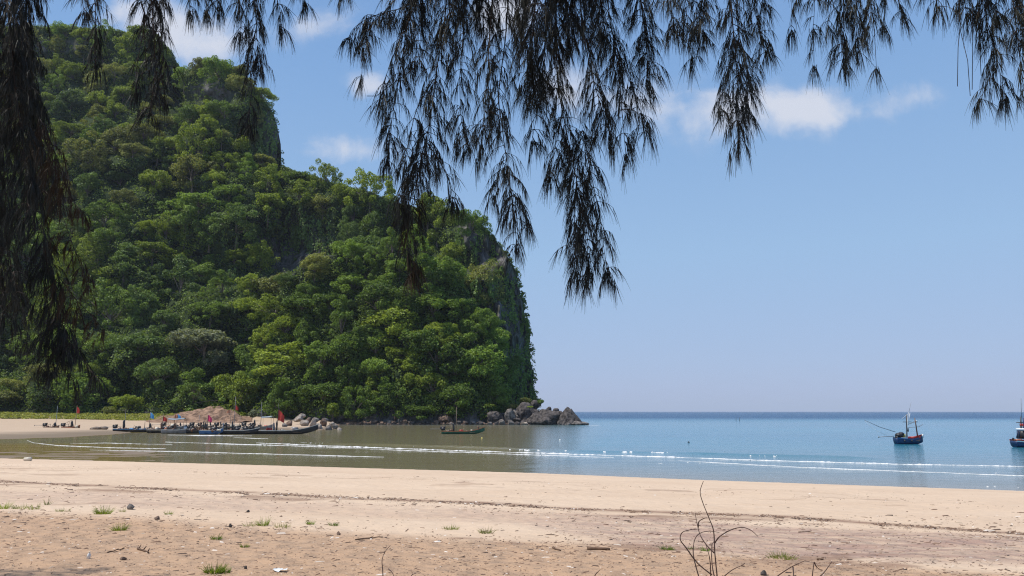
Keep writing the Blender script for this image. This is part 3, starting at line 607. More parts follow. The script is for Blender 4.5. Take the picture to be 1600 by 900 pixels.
# ------------------------------------------------------------------ earth mound, dune strip of creepers
CREEP = leafmat('leaf_creeper', (.11, .13, .02), (.42, .44, .10))
def make_mound():
    xs = np.linspace(-135, -76, 150); ys = np.linspace(205, 250, 90); yy, xx = np.meshgrid(ys, xs, indexing='ij')
    base = landz(xx, yy); px, _ = PX(xx, yy, base)
    prof = np.interp(px, [225, 262, 290, 300, 318, 328, 345, 352, 366, 380, 396], [0, 1.3, 2.9, 3.1, 3.9, 4.6, 4.6, 3.7, 3.3, 1.2, 0])
    cross = np.clip(1 - ((yy - 232) / 17.0) ** 2, 0, 1) ** .8
    q = np.stack([xx * .18, yy * .3], -1); h = prof * cross * (1 + .35 * fbm(q, 4, 401)) - 2.2 * np.abs(fbm(q * [2.6, 1.0], 4, 403)) * smooth(.3, 1.5, prof * cross)
    z = np.where(prof * cross > .02, base - .1 + h, base - .4)
    m = mat('mound_earth', (.225, .145, .10), .95, .5, .8, None, .9, .1)
    tag(link('earth_mound', mesh('earth_mound', np.stack([xx, yy, z], -1).reshape(-1, 3), grid_faces(*xx.shape), True), m), 'eroded brown earth mound behind the beached boats', None, None, 'structure')
    # grass crust on its back
    VV = []
    for _ in range(420):
        pxx = rng.choice([rng.uniform(318, 352), rng.uniform(358, 378), rng.uniform(262, 300)]); 
        x = (pxx - 800) / F * 236; y = rng.uniform(233, 240); zz = float(landz(x, y)) + float(np.interp(pxx, [262, 290, 318, 345, 366, 380], [.6, 2.3, 3.5, 4.2, 3.0, 1.0])) * .95
        if rng.random() < .55: continue
        V, f = leaves(np.array([[x, y, zz]]), np.array([.45]), 14, .2, .1, .6, int(rng.integers(1e6))); VV.append(V)
    V = np.concatenate(VV)
    tag(link('grass', mesh('grass', V, np.arange(len(V)).reshape(-1, 4)), LEAF['olive green']), 'dry grass growing along the top of the earth mound', None, None, 'stuff')
    VV = []
    for _ in range(1900):
        px = rng.uniform(-60, 335); g = fbm(np.array([[px / 30, 0, 3.]]), 3, 411)[0]
        x0 = (px - 800) / F; y = rng.uniform(236, 254); x = x0 * y
        if px > 255 and rng.random() < .6: continue
        if 52 < px < 118 and rng.random() < .45: continue
        V, f = leaves(np.array([[x, y, float(landz(x, y)) + .15 + .3 * g]]), np.array([rng.uniform(.5, 1.0)]), 16, .26, .1, .55, int(rng.integers(1e6))); VV.append(V)
    V = np.concatenate(VV)
    tag(link('ground_cover', mesh('ground_cover', V, np.arange(len(V)).reshape(-1, 4)), CREEP), 'bright green creeping plants along the top of the far beach', None, None, 'stuff')
make_mound()
def shrub(px, py, Yd, rx, rz, colour, label, sz=.2, cnt=150):
    q = P(px, py, Yd); root = thing('shrub', label, 'shrub', tuple(q)); g = np.random.default_rng(int(px)); k = 9
    a = g.uniform(0, 6.28, k); ctr = np.stack([np.cos(a) * rx * .5 * g.random(k), np.sin(a) * rx * .5 * g.random(k), g.uniform(.35, .8, k) * rz], -1)
    V, f = leaves(ctr, np.full(k, rx * .45), cnt, sz, .4, .8, int(px)); link('foliage', mesh('foliage', V, f), LEAF[colour], root)
    mb = MB()
    for cc in ctr[:6]: mb.tube([(0, 0, -.3), cc * [.4, .4, .5], cc], [.07, .05, .02], 4)
    mb.build('stem', BARK, root)
shrub(520, 655, 236, 3.4, 5.2, 'yellow-green', 'round bright yellow-green shrub at the cliff foot left of the rubble shore', .3)
shrub(394, 655, 236, 1.9, 3.0, 'pale grey-green', 'small grey-green shrub at the right foot of the earth mound')
shrub(172, 651, 250, 3.0, 3.0, 'olive green', 'low olive shrub behind the green creepers at the beach edge')
shrub(802, 645, 246, 2.4, 2.8, 'olive green', 'dull olive shrub among the boulders under the seaward cliff')
shrub(822, 634, 250, 2.6, 2.4, 'olive green', 'olive shrub at the foot of the bare seaward cliff')
shrub(845, 632, 247, 1.3, 1.4, 'dark green', 'small dark shrub on top of the big boulder at the point', .2, 80)

# ------------------------------------------------------------------ rocks
def ico(sub):
    import bmesh
    bm = bmesh.new(); bmesh.ops.create_icosphere(bm, subdivisions=sub, radius=1); V = np.array([v.co for v in bm.verts]); f = np.array([[v.index for v in q.verts] for q in bm.faces]); bm.free(); return V, f
ICO = {k: ico(k) for k in (2, 3, 5)}
def rock_mesh(seed, d, sub=3, rough=.22, cuts=16):
    V, f = ICO[sub]; g = np.random.default_rng(seed); v = V.copy()
    for _ in range(cuts):
        nrm = unit(g.normal(size=3)); o = g.uniform(.5, .82); k = v @ nrm - o; v = v - np.maximum(k, 0)[:, None] * nrm * .85
    q = v * 1.6 + seed; v = v * (1 + 1.3 * rough * fbm(q, 4, seed)[:, None] - .9 * rough * np.abs(fbm(q * 2.2, 4, seed + 9))[:, None])
    return mesh('rock', v * np.array(d) / 2, f, False)
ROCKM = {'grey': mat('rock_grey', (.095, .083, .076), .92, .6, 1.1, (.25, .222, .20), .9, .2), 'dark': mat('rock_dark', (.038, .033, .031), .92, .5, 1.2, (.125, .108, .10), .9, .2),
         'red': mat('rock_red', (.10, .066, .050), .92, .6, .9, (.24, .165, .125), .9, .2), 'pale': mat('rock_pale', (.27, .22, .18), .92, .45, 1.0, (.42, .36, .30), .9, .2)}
def rock(px, pyb, Yd, wpx, hpx, col, label, group=None, seed=None, sub=3, name='boulder', deep=.9, rz=None):
    """rock whose foot shows at (px,pyb), wpx by hpx pixels large"""
    q = P(px, pyb, Yd); u = Yd / F; ww, hh = wpx * u, hpx * u; seed = seed or int(px * 7 + pyb)
    o = link(name, rock_mesh(seed, (ww, ww * deep, hh * 1.7), sub, .24), ROCKM[col]); o.location = (q[0], q[1] + ww * .2, q[2] + hh * .22); o.rotation_euler = (0, 0, rng.uniform(-.4, .4) if rz is None else rz)
    return tag(o, label, 'rock', group)
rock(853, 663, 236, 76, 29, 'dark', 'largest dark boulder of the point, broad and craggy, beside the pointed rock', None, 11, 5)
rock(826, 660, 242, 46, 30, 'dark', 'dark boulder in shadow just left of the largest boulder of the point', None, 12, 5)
def point_rock():
    V, f = ICO[5]; v = V.copy(); v = v * (1 + .2 * fbm(v * 1.7 + 3, 4, 77)[:, None] - .28 * np.abs(fbm(v * 3.4, 4, 78))[:, None])
    h = np.clip(v[:, 2], -1, 1); k = np.clip(1.0 - .62 * np.clip(h, 0, 1.2), .2, 1); v[:, 0] = v[:, 0] * k - .10 * np.clip(h, 0, 1); v[:, 1] *= k
    q = P(891, 663, 233); u = 233 / F; o = link('boulder', mesh('rock', v * [21 * u, 17 * u, 26 * u], f), ROCKM['dark']); o.location = (q[0], q[1] + 2, q[2] + .3)
    tag(o, 'dark pointed rock standing alone at the seaward end of the point', 'rock')
point_rock()
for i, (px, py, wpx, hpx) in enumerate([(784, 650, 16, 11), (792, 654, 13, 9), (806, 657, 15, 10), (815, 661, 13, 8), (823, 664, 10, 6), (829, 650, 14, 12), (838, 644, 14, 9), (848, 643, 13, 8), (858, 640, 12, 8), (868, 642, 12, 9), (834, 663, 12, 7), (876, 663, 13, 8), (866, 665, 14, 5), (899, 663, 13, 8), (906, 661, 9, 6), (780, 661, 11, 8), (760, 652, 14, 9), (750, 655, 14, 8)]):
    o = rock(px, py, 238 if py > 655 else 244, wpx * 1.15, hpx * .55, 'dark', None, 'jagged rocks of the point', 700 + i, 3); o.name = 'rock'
    o['label'] = f"jagged dark rock wedged among the boulders of the point, {ORD[sorted([784, 792, 806, 815, 823, 829, 838, 848, 858, 868, 834, 876, 866, 899, 906, 780, 760, 750]).index(px)]} from the left"
rock(908, 664, 232, 34, 7, 'grey', 'low flat rock slab reaching into the sea past the pointed rock', None, 14, 3, 'rock_slab')
rock(888, 664, 230, 12, 4, 'grey', 'small wave-washed stone at the foot of the pointed rock', None, 15)
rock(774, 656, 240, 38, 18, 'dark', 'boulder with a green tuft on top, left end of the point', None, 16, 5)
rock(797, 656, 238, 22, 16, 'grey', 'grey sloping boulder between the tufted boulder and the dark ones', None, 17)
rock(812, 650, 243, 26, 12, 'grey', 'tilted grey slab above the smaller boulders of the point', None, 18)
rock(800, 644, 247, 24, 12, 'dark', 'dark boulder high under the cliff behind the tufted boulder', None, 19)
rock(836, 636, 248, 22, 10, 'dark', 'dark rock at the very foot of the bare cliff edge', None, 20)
rock(622, 661, 241, 34, 20, 'red', 'rounded reddish-brown boulder at the waterline under the spur', None, 21, 5)
rock(691, 660, 240, 32, 15, 'red', 'blocky reddish boulder behind the stern of the green boat', None, 22, 5)
for i, (px, py, wpx, hpx, c) in enumerate([(785, 662, 13, 7, 'grey'), (798, 663, 15, 8, 'grey'), (808, 664, 12, 7, 'dark'), (819, 664, 20, 5, 'pale'), (842, 665, 30, 5, 'grey'), (775, 663, 10, 5, 'dark'), (766, 663, 10, 5, 'grey'),
                                           (750, 663, 12, 6, 'dark'), (738, 662, 16, 6, 'grey'), (727, 662, 12, 6, 'red'), (716, 662, 11, 5, 'dark'), (704, 663, 10, 4, 'grey'), (680, 662, 12, 6, 'red'), (668, 662, 9, 4, 'dark'), (655, 663, 12, 4, 'red'),
                                           (642, 663, 14, 5, 'dark'), (633, 661, 12, 7, 'red'), (608, 661, 9, 6, 'grey'), (596, 662, 12, 4, 'red'), (584, 660, 14, 5, 'red')]):
    o = rock(px, py, 237, wpx, hpx, c, None, 'stones along the waterline', 500 + i)
    o.name = 'stone'; o['label'] = f"{ {'grey': 'grey', 'pale': 'pale flat', 'red': 'reddish', 'dark': 'dark'}[c]} stone at the waterline under the headland, {ORD[19 - i]} from the left"
pile = [(452, 664, 14, 9, 'red'), (466, 657, 18, 9, 'pale'), (470, 651, 13, 5, 'pale'), (474, 664, 18, 10, 'pale'), (481, 658, 11, 6, 'red'), (489, 665, 15, 12, 'pale'), (492, 658, 14, 7, 'grey'), (497, 670, 16, 10, 'pale'), (505, 664, 16, 10, 'red'),
        (513, 671, 14, 8, 'grey'), (518, 665, 12, 6, 'pale'), (524, 668, 11, 6, 'grey'), (488, 672, 12, 5, 'dark'), (444, 666, 12, 6, 'grey'), (530, 672, 10, 4, 'pale'), (508, 657, 12, 5, 'grey')]
for i, (px, py, wpx, hpx, c) in enumerate(sorted(pile)):
    o = rock(px, py, float(np.interp(py, [650, 664, 672], [218, 192, 168])), wpx, hpx, c, None, 'rocks of the pile beside the beached boats', 600 + i)
    o.name = 'rock'; o['label'] = f"{ {'grey': 'grey', 'pale': 'pale sandy', 'red': 'reddish', 'dark': 'dark'}[c]} rock in the pile by the black boat's bow, {ORD[i]} from the left"
def rubble():
    V0, f0 = ICO[2]; VV = []; FF = []; nv = 0
    for k in range(900):
        r = rng.random()
        if r < .55: px = rng.uniform(515, 640); py = 663.5 - abs(rng.normal(0, 2.4))
        elif r < .8: px = rng.uniform(640, 850); py = 663.5 - abs(rng.normal(0, 2.0))
        else: px = rng.uniform(440, 530); py = rng.uniform(660, 673)
        Yd = float(np.interp(py, [655, 663.5, 673], [248, 237, 170])); u = Yd / F; s = rng.uniform(1.2, 3.6) * u * (1.5 if rng.random() < .2 else 1)
        q = P(px, py, Yd); v = V0 * (1 + .3 * vn(V0 * 1.7 + k, 3)[:, None]) * [s, s * .8, s * rng.uniform(.45, .8)]; a = rng.uniform(0, 6); v = v @ np.array(Matrix.Rotation(a, 3, 'Z')).T + q
        VV.append(v); FF.append(f0 + nv); nv += len(v)
    o = link('rubble', mesh('rubble', np.concatenate(VV), np.concatenate(FF)), ROCKM['red']); tag(o, 'loose brown rubble along the foot of the headland', None, None, 'stuff')
rubble()
def tuft_on(px, py, Yd, r, label):
    q = P(px, py, Yd); root = thing('grass_tuft', label, 'grass', tuple(q)); V, f = leaves(np.array([[0, 0, .1], [r * .6, 0, .05], [-r * .5, .1, 0]]), np.full(3, r * .6), 60, .14, .2, .6, int(px)); link('blades', mesh('blades', V, f), LEAF['yellow-green'], root)
tuft_on(765, 634, 239, 1.6, 'bright green tuft on top of the left boulder of the point')
tuft_on(828, 636, 239, .9, 'small green tuft on the shoulder of the big dark boulder')
tuft_on(622, 642, 241, 1.3, 'green tuft on top of the rounded reddish boulder')

# ------------------------------------------------------------------ boats
PAINT = {k: mat('paint_' + k, v, .45, .3, 1.6, None, .1, .4) for k, v in dict(black=(.025, .027, .032), navy=(.020, .045, .12), blue=(.045, .12, .27), green=(.018, .105, .07), grey=(.22, .26, .29), white=(.72, .72, .70), red=(.50, .045, .030),
         orange=(.50, .20, .11), brown=(.15, .075, .045), dark=(.028, .026, .028), wood=(.28, .20, .14), skyblue=(.10, .36, .68), pink=(.75, .06, .16), steel=(.20, .20, .21), cream=(.62, .56, .45), yellow=(.65, .52, .12)).items()}
def hull_mesh(Lh, beam, depth, bow, stern=.12, stem=.35, n=22):
    """long narrow hull, stern at x=0, bow at x=Lh, waterline near z=0"""
    t = np.linspace(0, 1, n); w = beam / 2 * np.clip(1 - np.clip((t - .35) / .65, 0, 1) ** 2.1, .03, 1) * (.72 + .28 * smooth(0, .3, t))
    sheer = depth * (1 + stern * (1 - t) ** 2) + bow * np.clip((t - .45) / .55, 0, 1) ** 2.2; keel = -.18 + bow * .75 * np.clip((t - .68) / .32, 0, 1) ** 2
    x = t * Lh; rows = []
    prof = [(0, 0), (.45, .06), (.8, .32), (.95, .7), (1.0, 1.0)]
    for a, b, cw, k in zip(x, w, sheer, keel):
        side = [(b * p, k + (cw - k) * q) for p, q in prof]
        ring = [(a, -y, z) for y, z in side[::-1]] + [(a, y, z) for y, z in side[1:]]
        inner = [(a, (b - min(.06, b * .3)), cw), (a, (b - min(.06, b * .3)) * .9, k + (cw - k) * .45), (a, -(b - min(.06, b * .3)) * .9, k + (cw - k) * .45), (a, -(b - min(.06, b * .3)), cw)]
        rows.append(ring + inner)
    V = np.array(rows); k = V.shape[1]; i = np.arange(n - 1)[:, None] * k; j = np.arange(k)[None]; j2 = (j + 1) % k
    q = np.stack([i + j, i + j2, i + k + j2, i + k + j], -1).reshape(-1, 4)
    st = np.arange(9)[None, ::-1]
    mb = MB(); mb.add(V.reshape(-1, 3), q)
    mb.F.setdefault(9, []).append(st); gun = np.stack([x, w, sheer], -1)
    return mb, gun
def stripe(gun, off0, off1, proud=.02):
    mb = MB()
    for s in (1, -1):
        a = gun * [1, s, 1]; a = a + np.array([0, s * proud, 0]); k = len(a)
        V = np.concatenate([a + [0, 0, off0], a + [0, 0, off1], a + [0, -s * .05, off0], a + [0, -s * .05, off1]]); i = np.arange(k - 1)
        mb.add(V, np.stack([i, i + 1, i + k + 1, i + k], -1), np.stack([i, i + 2 * k, i + 2 * k + 1, i + 1], -1), np.stack([i + 2 * k, i + 3 * k, i + 3 * k + 1, i + 2 * k + 1], -1))
    return mb
def engine(root, x, z, ang=0, shaft=2.6, sc_=1.0):
    mb = MB(); mb.box((x, 0, z + .42 * sc_), (.75 * sc_, .5 * sc_, .5 * sc_), 0, -.1, .85).box((x + .25 * sc_, 0, z + .75 * sc_), (.35 * sc_, .38 * sc_, .3 * sc_)).ball((x - .3 * sc_, 0, z + .62 * sc_), (.26 * sc_, .12, .26 * sc_), 10, 6)
    mb.tube([(x, 0, z - .2), (x, 0, z + .3)], .07, 6).tube([(x + .35, .1, z + .5), (x + 1.2, .1, z + .55)], .03, 5)
    e = mb.build('engine', PAINT['dark'], root)
    sh = MB(); sh.tube([(x - .3, 0, z + .4), (x - shaft * .6, 0, z + .4 + ang * .6), (x - shaft, 0, z + .4 + ang)], [.045, .04, .035], 6).build('propeller_shaft', PAINT['steel'], e)
    pr = MB(); px_, pz = x - shaft, z + .4 + ang
    for k in range(3):
        a = k * 2.094; pr.add([(px_, 0, pz), (px_ - .05, .16 * math.cos(a - .4), pz + .16 * math.sin(a - .4)), (px_, .22 * math.cos(a), pz + .22 * math.sin(a)), (px_ + .05, .16 * math.cos(a + .4), pz + .16 * math.sin(a + .4))], [(0, 1, 2, 3)])
    pr.ball((px_, 0, pz), .07, 6, 4); pr.build('propeller', PAINT['steel'], e)
def flag(root, x, y, z, w_, h_, col, droop=.5, parent=None):
    n = 7; u = np.linspace(0, 1, n); rows = []
    for v in (0, .5, 1):
        rows.append(np.stack([x + u * w_ * .8, y + .08 * np.sin(u * 7 + v), z - v * h_ * (1 - .35 * u) - droop * h_ * u ** 1.4 - .03 * np.sin(u * 9 + 2 * v)], -1))
    A = np.array(rows).reshape(-1, 3); Bq = A + [0, .015, 0]; f = grid_faces(3, n); mb = MB(); mb.add(A, f); mb.add(Bq, f[:, ::-1]); return mb.build('flag', PAINT[col], parent or root)
def longtail(px0, px1, pyb, label, hullc, stripec, dep0=.62, bow=.9, eng=True, masts=(), bundles=(), boxes=(), floats=(), rz=0.0, Yd=None, z=None, engdir=0, eng2=None, awning=None, inner='wood', n_th=5):
    Yd = float(rayY(pyb, 0.0 if z is None else z)) if Yd is None else Yd
    z0 = 0.0 if z is None else z; dep = dep0 * .78; bow = bow * .85; u = Yd / F; Lh = (px1 - px0) * u / math.cos(rz); x0 = (px0 - 800) * u * 1.0
    zz = P(px0, pyb, Yd)[2]
    root = thing('longtail_boat', label, 'boat', (x0, Yd, zz + .12), rz, 'long-tail boats drawn up on the beach')
    beam = min(1.7, Lh * .17); mb, gun = hull_mesh(Lh, beam, dep, bow); mb.build('hull', PAINT[hullc], root, False)
    stripe(gun, -.09, .03).build('gunwale', PAINT[stripec], root)
    gg = np.random.default_rng(int(px0)); gear = MB()
    for k in range(9):
        xx = Lh * gg.uniform(.1, .72); gear.ball((xx, gg.uniform(-.3, .3), dep * .8 + gg.uniform(0, .2)), (gg.uniform(.12, .4), .25, gg.uniform(.1, .32)), 7, 4)
    o_ = gear.build('nets_and_gear', PAINT[['brown', 'dark', 'wood', 'steel'][int(px0) % 4]], root); o_['kind'] = 'stuff'
    for k in range(3): xx = Lh * gg.uniform(.15, .7); MB().tube([(xx, .2, dep * .6), (xx + gg.uniform(-.5, .5), .1, dep + gg.uniform(.4, 1.1))], .035, 5).build('oar', PAINT['wood'], root)
    fl = MB(); fl.box((Lh * .42, 0, dep * .42), (Lh * .7, beam * .7, .05)); fl.build('deck', PAINT[inner], root)
    for k in range(n_th):
        xx = Lh * (.14 + .12 * k + .02 * random.random()); MB().box((xx, 0, dep * .92), (.22, beam * .93, .05)).build('thwart', PAINT['wood'], root)
    U_ = lambda p: (p - px0) * u
    if eng: engine(root, .25, dep, engdir, 2.2)
    if eng2 is not None: engine(root, U_(eng2), dep, .2, 1.6, .9)
    for (mx, topy, col, fl_) in masts:
        hgt = (pyb - topy) * u; lean = .04 * hgt
        mo = MB().tube([(U_(mx), 0, 0), (U_(mx) + lean * .3, 0, hgt * .5), (U_(mx) + lean * .2, .05, hgt)], [.06, .05, .025], 6).build('mast', PAINT[col], root)
        for (fc, fpy, fw, fh, dr) in fl_: flag(root, U_(mx) + lean * .2, .03, (pyb - fpy) * u, fw * u * 1.35, fh * u * 1.3, fc, dr, mo)
    for (bx, topy, wpx, col) in bundles:
        hgt = (pyb - topy) * u; ww = wpx * u * .3; hgt *= .88
        MB().tube([(U_(bx), 0, dep * .5), (U_(bx) + .05, .05, dep * .5 + hgt * .35), (U_(bx) - .03, 0, hgt * .8), (U_(bx), 0, hgt)], [ww * .8, ww, ww * .9, ww * .45], 8).build('wrapped_gear', PAINT[col], root)
    for (bx, wpx, hpx, col) in boxes:
        MB().box((U_(bx), .05, dep * .75 + hpx * u * .5), (wpx * u, .6, hpx * u), .1, .02, .95).build('crate', PAINT[col], root)
    for (bx, hpx, col) in floats:
        MB().ball((U_(bx), .1, dep + .15), hpx * u * .5, 8, 6).build('float', PAINT[col], root)
    if awning:
        a0, a1, ay = awning; xs_ = np.linspace(U_(a0), U_(a1), 6); zt = (pyb - ay) * u; aw = MB(); rows = []
        for yv, dz in ((-.7, -.12), (0, .1), (.7, -.12)): rows.append(np.stack([xs_, np.full(6, yv), zt + dz + .06 * np.sin(xs_ * 2)], -1))
        A = np.array(rows).reshape(-1, 3); aw.add(A, grid_faces(3, 6)).add(A + [0, 0, -.03], grid_faces(3, 6)[:, ::-1]); ao = aw.build('awning', PAINT['grey'], root)
        for xv in (xs_[0], xs_[-1]):
            for yv in (-.65, .65): MB().tube([(xv, yv, dep * .6), (xv, yv, zt - .1)], .03, 5).build('awning_post', PAINT['wood'], ao)
    return root
# a second row drawn up behind
longtail(262, 300, 671, 'small pale grey boat behind the grey-blue one, black engine showing above its stern', 'grey', 'white', .5, .5, True, [(268, 648, 'wood', [])], [(290, 660, 4, 'dark')], [(278, 5, 5, 'cream'), (284, 4, 4, 'dark')], [(272, 3, 'orange')], z=.5)
longtail(306, 342, 671, 'brown boat behind the blue-hulled one, engines raised on its stern', 'brown', 'cream', .5, .5, True, [(318, 650, 'steel', [])], [(336, 658, 4, 'dark')], [(324, 5, 4, 'dark'), (330, 4, 5, 'steel')], [(314, 3, 'dark')], z=.5, eng2=320)
longtail(344, 384, 671, 'dark boat behind the red-pennant boat with a heap of gear', 'black', 'cream', .5, .5, True, [(381, 650, 'wood', [])], [(352, 658, 4, 'dark')], [(362, 5, 5, 'dark'), (370, 6, 4, 'cream')], [(366, 3, 'dark')], z=.5, eng2=358)
longtail(386, 432, 671, 'dark boat behind the longest black boat, engine and small red crate aboard', 'steel', 'cream', .5, .6, True, [], [(404, 655, 5, 'dark')], [(412, 5, 4, 'dark'), (422, 5, 3, 'red')], [(396, 4, 'dark')], z=.5, eng2=400)
# on dry sand at the far left
longtail(80, 104, 671, 'small brown boat leftmost on the sand, a dark bundle at its pale pole', 'brown', 'wood', .45, .5, True, [(98, 636, 'grey', [])], [(97, 660, 7, 'dark')], z=.25, n_th=2)
longtail(108, 136, 671, 'small boat with a dark bundle and a red flag, under the hanging left branches', 'brown', 'orange', .45, .6, True, [(128, 635, 'wood', [('red', 637, 4, 8, .4)])], [(123, 657, 6, 'dark')], [(131, 4, 3, 'cream')], z=.25, n_th=2)
# the row along the water
longtail(188, 246, 674, 'low black boat leftmost of the waterside row, tall pole with dark bundle', 'black', 'skyblue', .42, .5, True, [(204, 641, 'steel', []), (235, 655, 'wood', [])], [(203, 655, 6, 'dark')], [(225, 7, 5, 'dark'), (216, 6, 2, 'skyblue')], [(222, 4, 'steel')], z=.15)
longtail(214, 268, 675, 'dark boat flying a pale blue flag, second in the waterside row', 'black', 'blue', .45, .6, False, [(242, 646, 'wood', [('skyblue', 646, 5.5, 7, .5)])], [(244, 661, 6, 'dark')], [(254, 4, 4, 'cream'), (232, 8, 2, 'grey')], [(252, 4, 'orange')], z=.10)
longtail(240, 300, 676, 'dark boat with a red flag, dark bundle and an orange drum', 'black', 'cream', .5, .6, False, [(262, 648, 'wood', [('red', 652, 6, 6, .5)])], [(261, 659, 6, 'brown')], [(275, 8, 6, 'dark')], [(268, 6, 'orange'), (253, 4, 'cream')], z=.08, eng2=276)
longtail(262, 310, 677, 'grey-blue boat with orange and pale blue flags and a grey awning', 'steel', 'white', .62, .7, False, [(280, 648, 'brown', [('orange', 649, 5, 6, .3)]), (284, 649, 'wood', [('skyblue', 649, 5, 6, .4)])], [(282, 660, 5, 'brown')], [(300, 8, 6, 'white'), (292, 8, 2, 'cream')], [], z=.05, awning=(272, 297, 656))
longtail(300, 336, 677, 'dark boat between the grey-blue and the blue one, black engines aboard', 'black', 'brown', .62, .5, True, [], [(321, 658, 5, 'brown'), (326, 656, 4, 'dark')], [(310, 8, 4, 'dark'), (306, 5, 3, 'steel')], [(303, 4, 'dark'), (309, 4, 'dark')], z=.05, eng2=307)
longtail(320, 356, 678, 'blue-hulled boat in the row with a bright pink flag', 'blue', 'white', .62, .6, False, [(331, 645, 'wood', [('pink', 650, 6, 8, .5)])], [(329, 658, 5, 'dark')], [(342, 10, 6, 'dark'), (350, 6, 3, 'cream'), (336, 5, 5, 'wood')], [(346, 4, 'white')], z=.04, eng2=343)
longtail(352, 412, 678, 'black boat with a tall pole carrying a red pennant and dark bundles', 'black', 'white', .66, .6, False, [(372, 622, 'steel', [('red', 635, 4.5, 6, .5)]), (366, 642, 'wood', [('orange', 642, -6, 4, .5)])], [(370, 657, 5, 'dark'), (361, 659, 4, 'dark'), (356, 660, 4, 'steel')], [(378, 7, 5, 'dark'), (391, 6, 6, 'dark')], [(385, 3, 'cream')], z=.02, eng2=390)
longtail(398, 502, 678, 'longest black boat at the row end, upswept bow and a long red flag', 'black', 'white', .62, 1.35, True, [(413, 630, 'steel', []), (439, 632, 'dark', [('red', 642, 9, 13, .6)])], [(438, 657, 4, 'dark'), (434, 660, 5, 'steel')], [(427, 8, 5, 'red'), (466, 10, 6, 'steel'), (475, 7, 4, 'dark'), (446, 6, 3, 'cream')], [(424, 3, 'orange'), (403, 6, 'dark')], z=.0, awning=(415, 431, 653))
longtail(692, 758, 678, 'small green boat afloat in the bay with an orange gunwale and bare pole', 'green', 'orange', .46, .95, True, [(714, 638, 'wood', [])], [(710, 660, 5, 'dark'), (748, 665, 4, 'brown')], [(722, 6, 3, 'red'), (703, 6, 2, 'dark'), (738, 3, 3, 'cream')], [], z=0, n_th=4)['group'] = 'boats afloat in the bay'
q = ground = P(153, 671, 158)
nb = MB()
for k in range(7): nb.ball((rng.uniform(-1.8, 1.8), rng.uniform(-.5, .5), rng.uniform(.1, .35)), (rng.uniform(.5, .9), .45, rng.uniform(.2, .4)), 8, 5)
o = nb.build('fishing_net', mat('net', (.24, .19, .15), .95, .5, 5, None, .9, .1), None, False, tuple(q)); tag(o, 'heap of brown fishing net on the sand between the leftmost boats', 'net')
o = MB().tube([(0, 0, 0), (1.2, .2, .5), (2.4, .1, 1.3)], [.07, .06, .04], 6).build('pole', PAINT['wood'], None, False, tuple(P(104, 660, 200))); tag(o, 'loose pale pole leaning by the leftmost boats', 'pole')
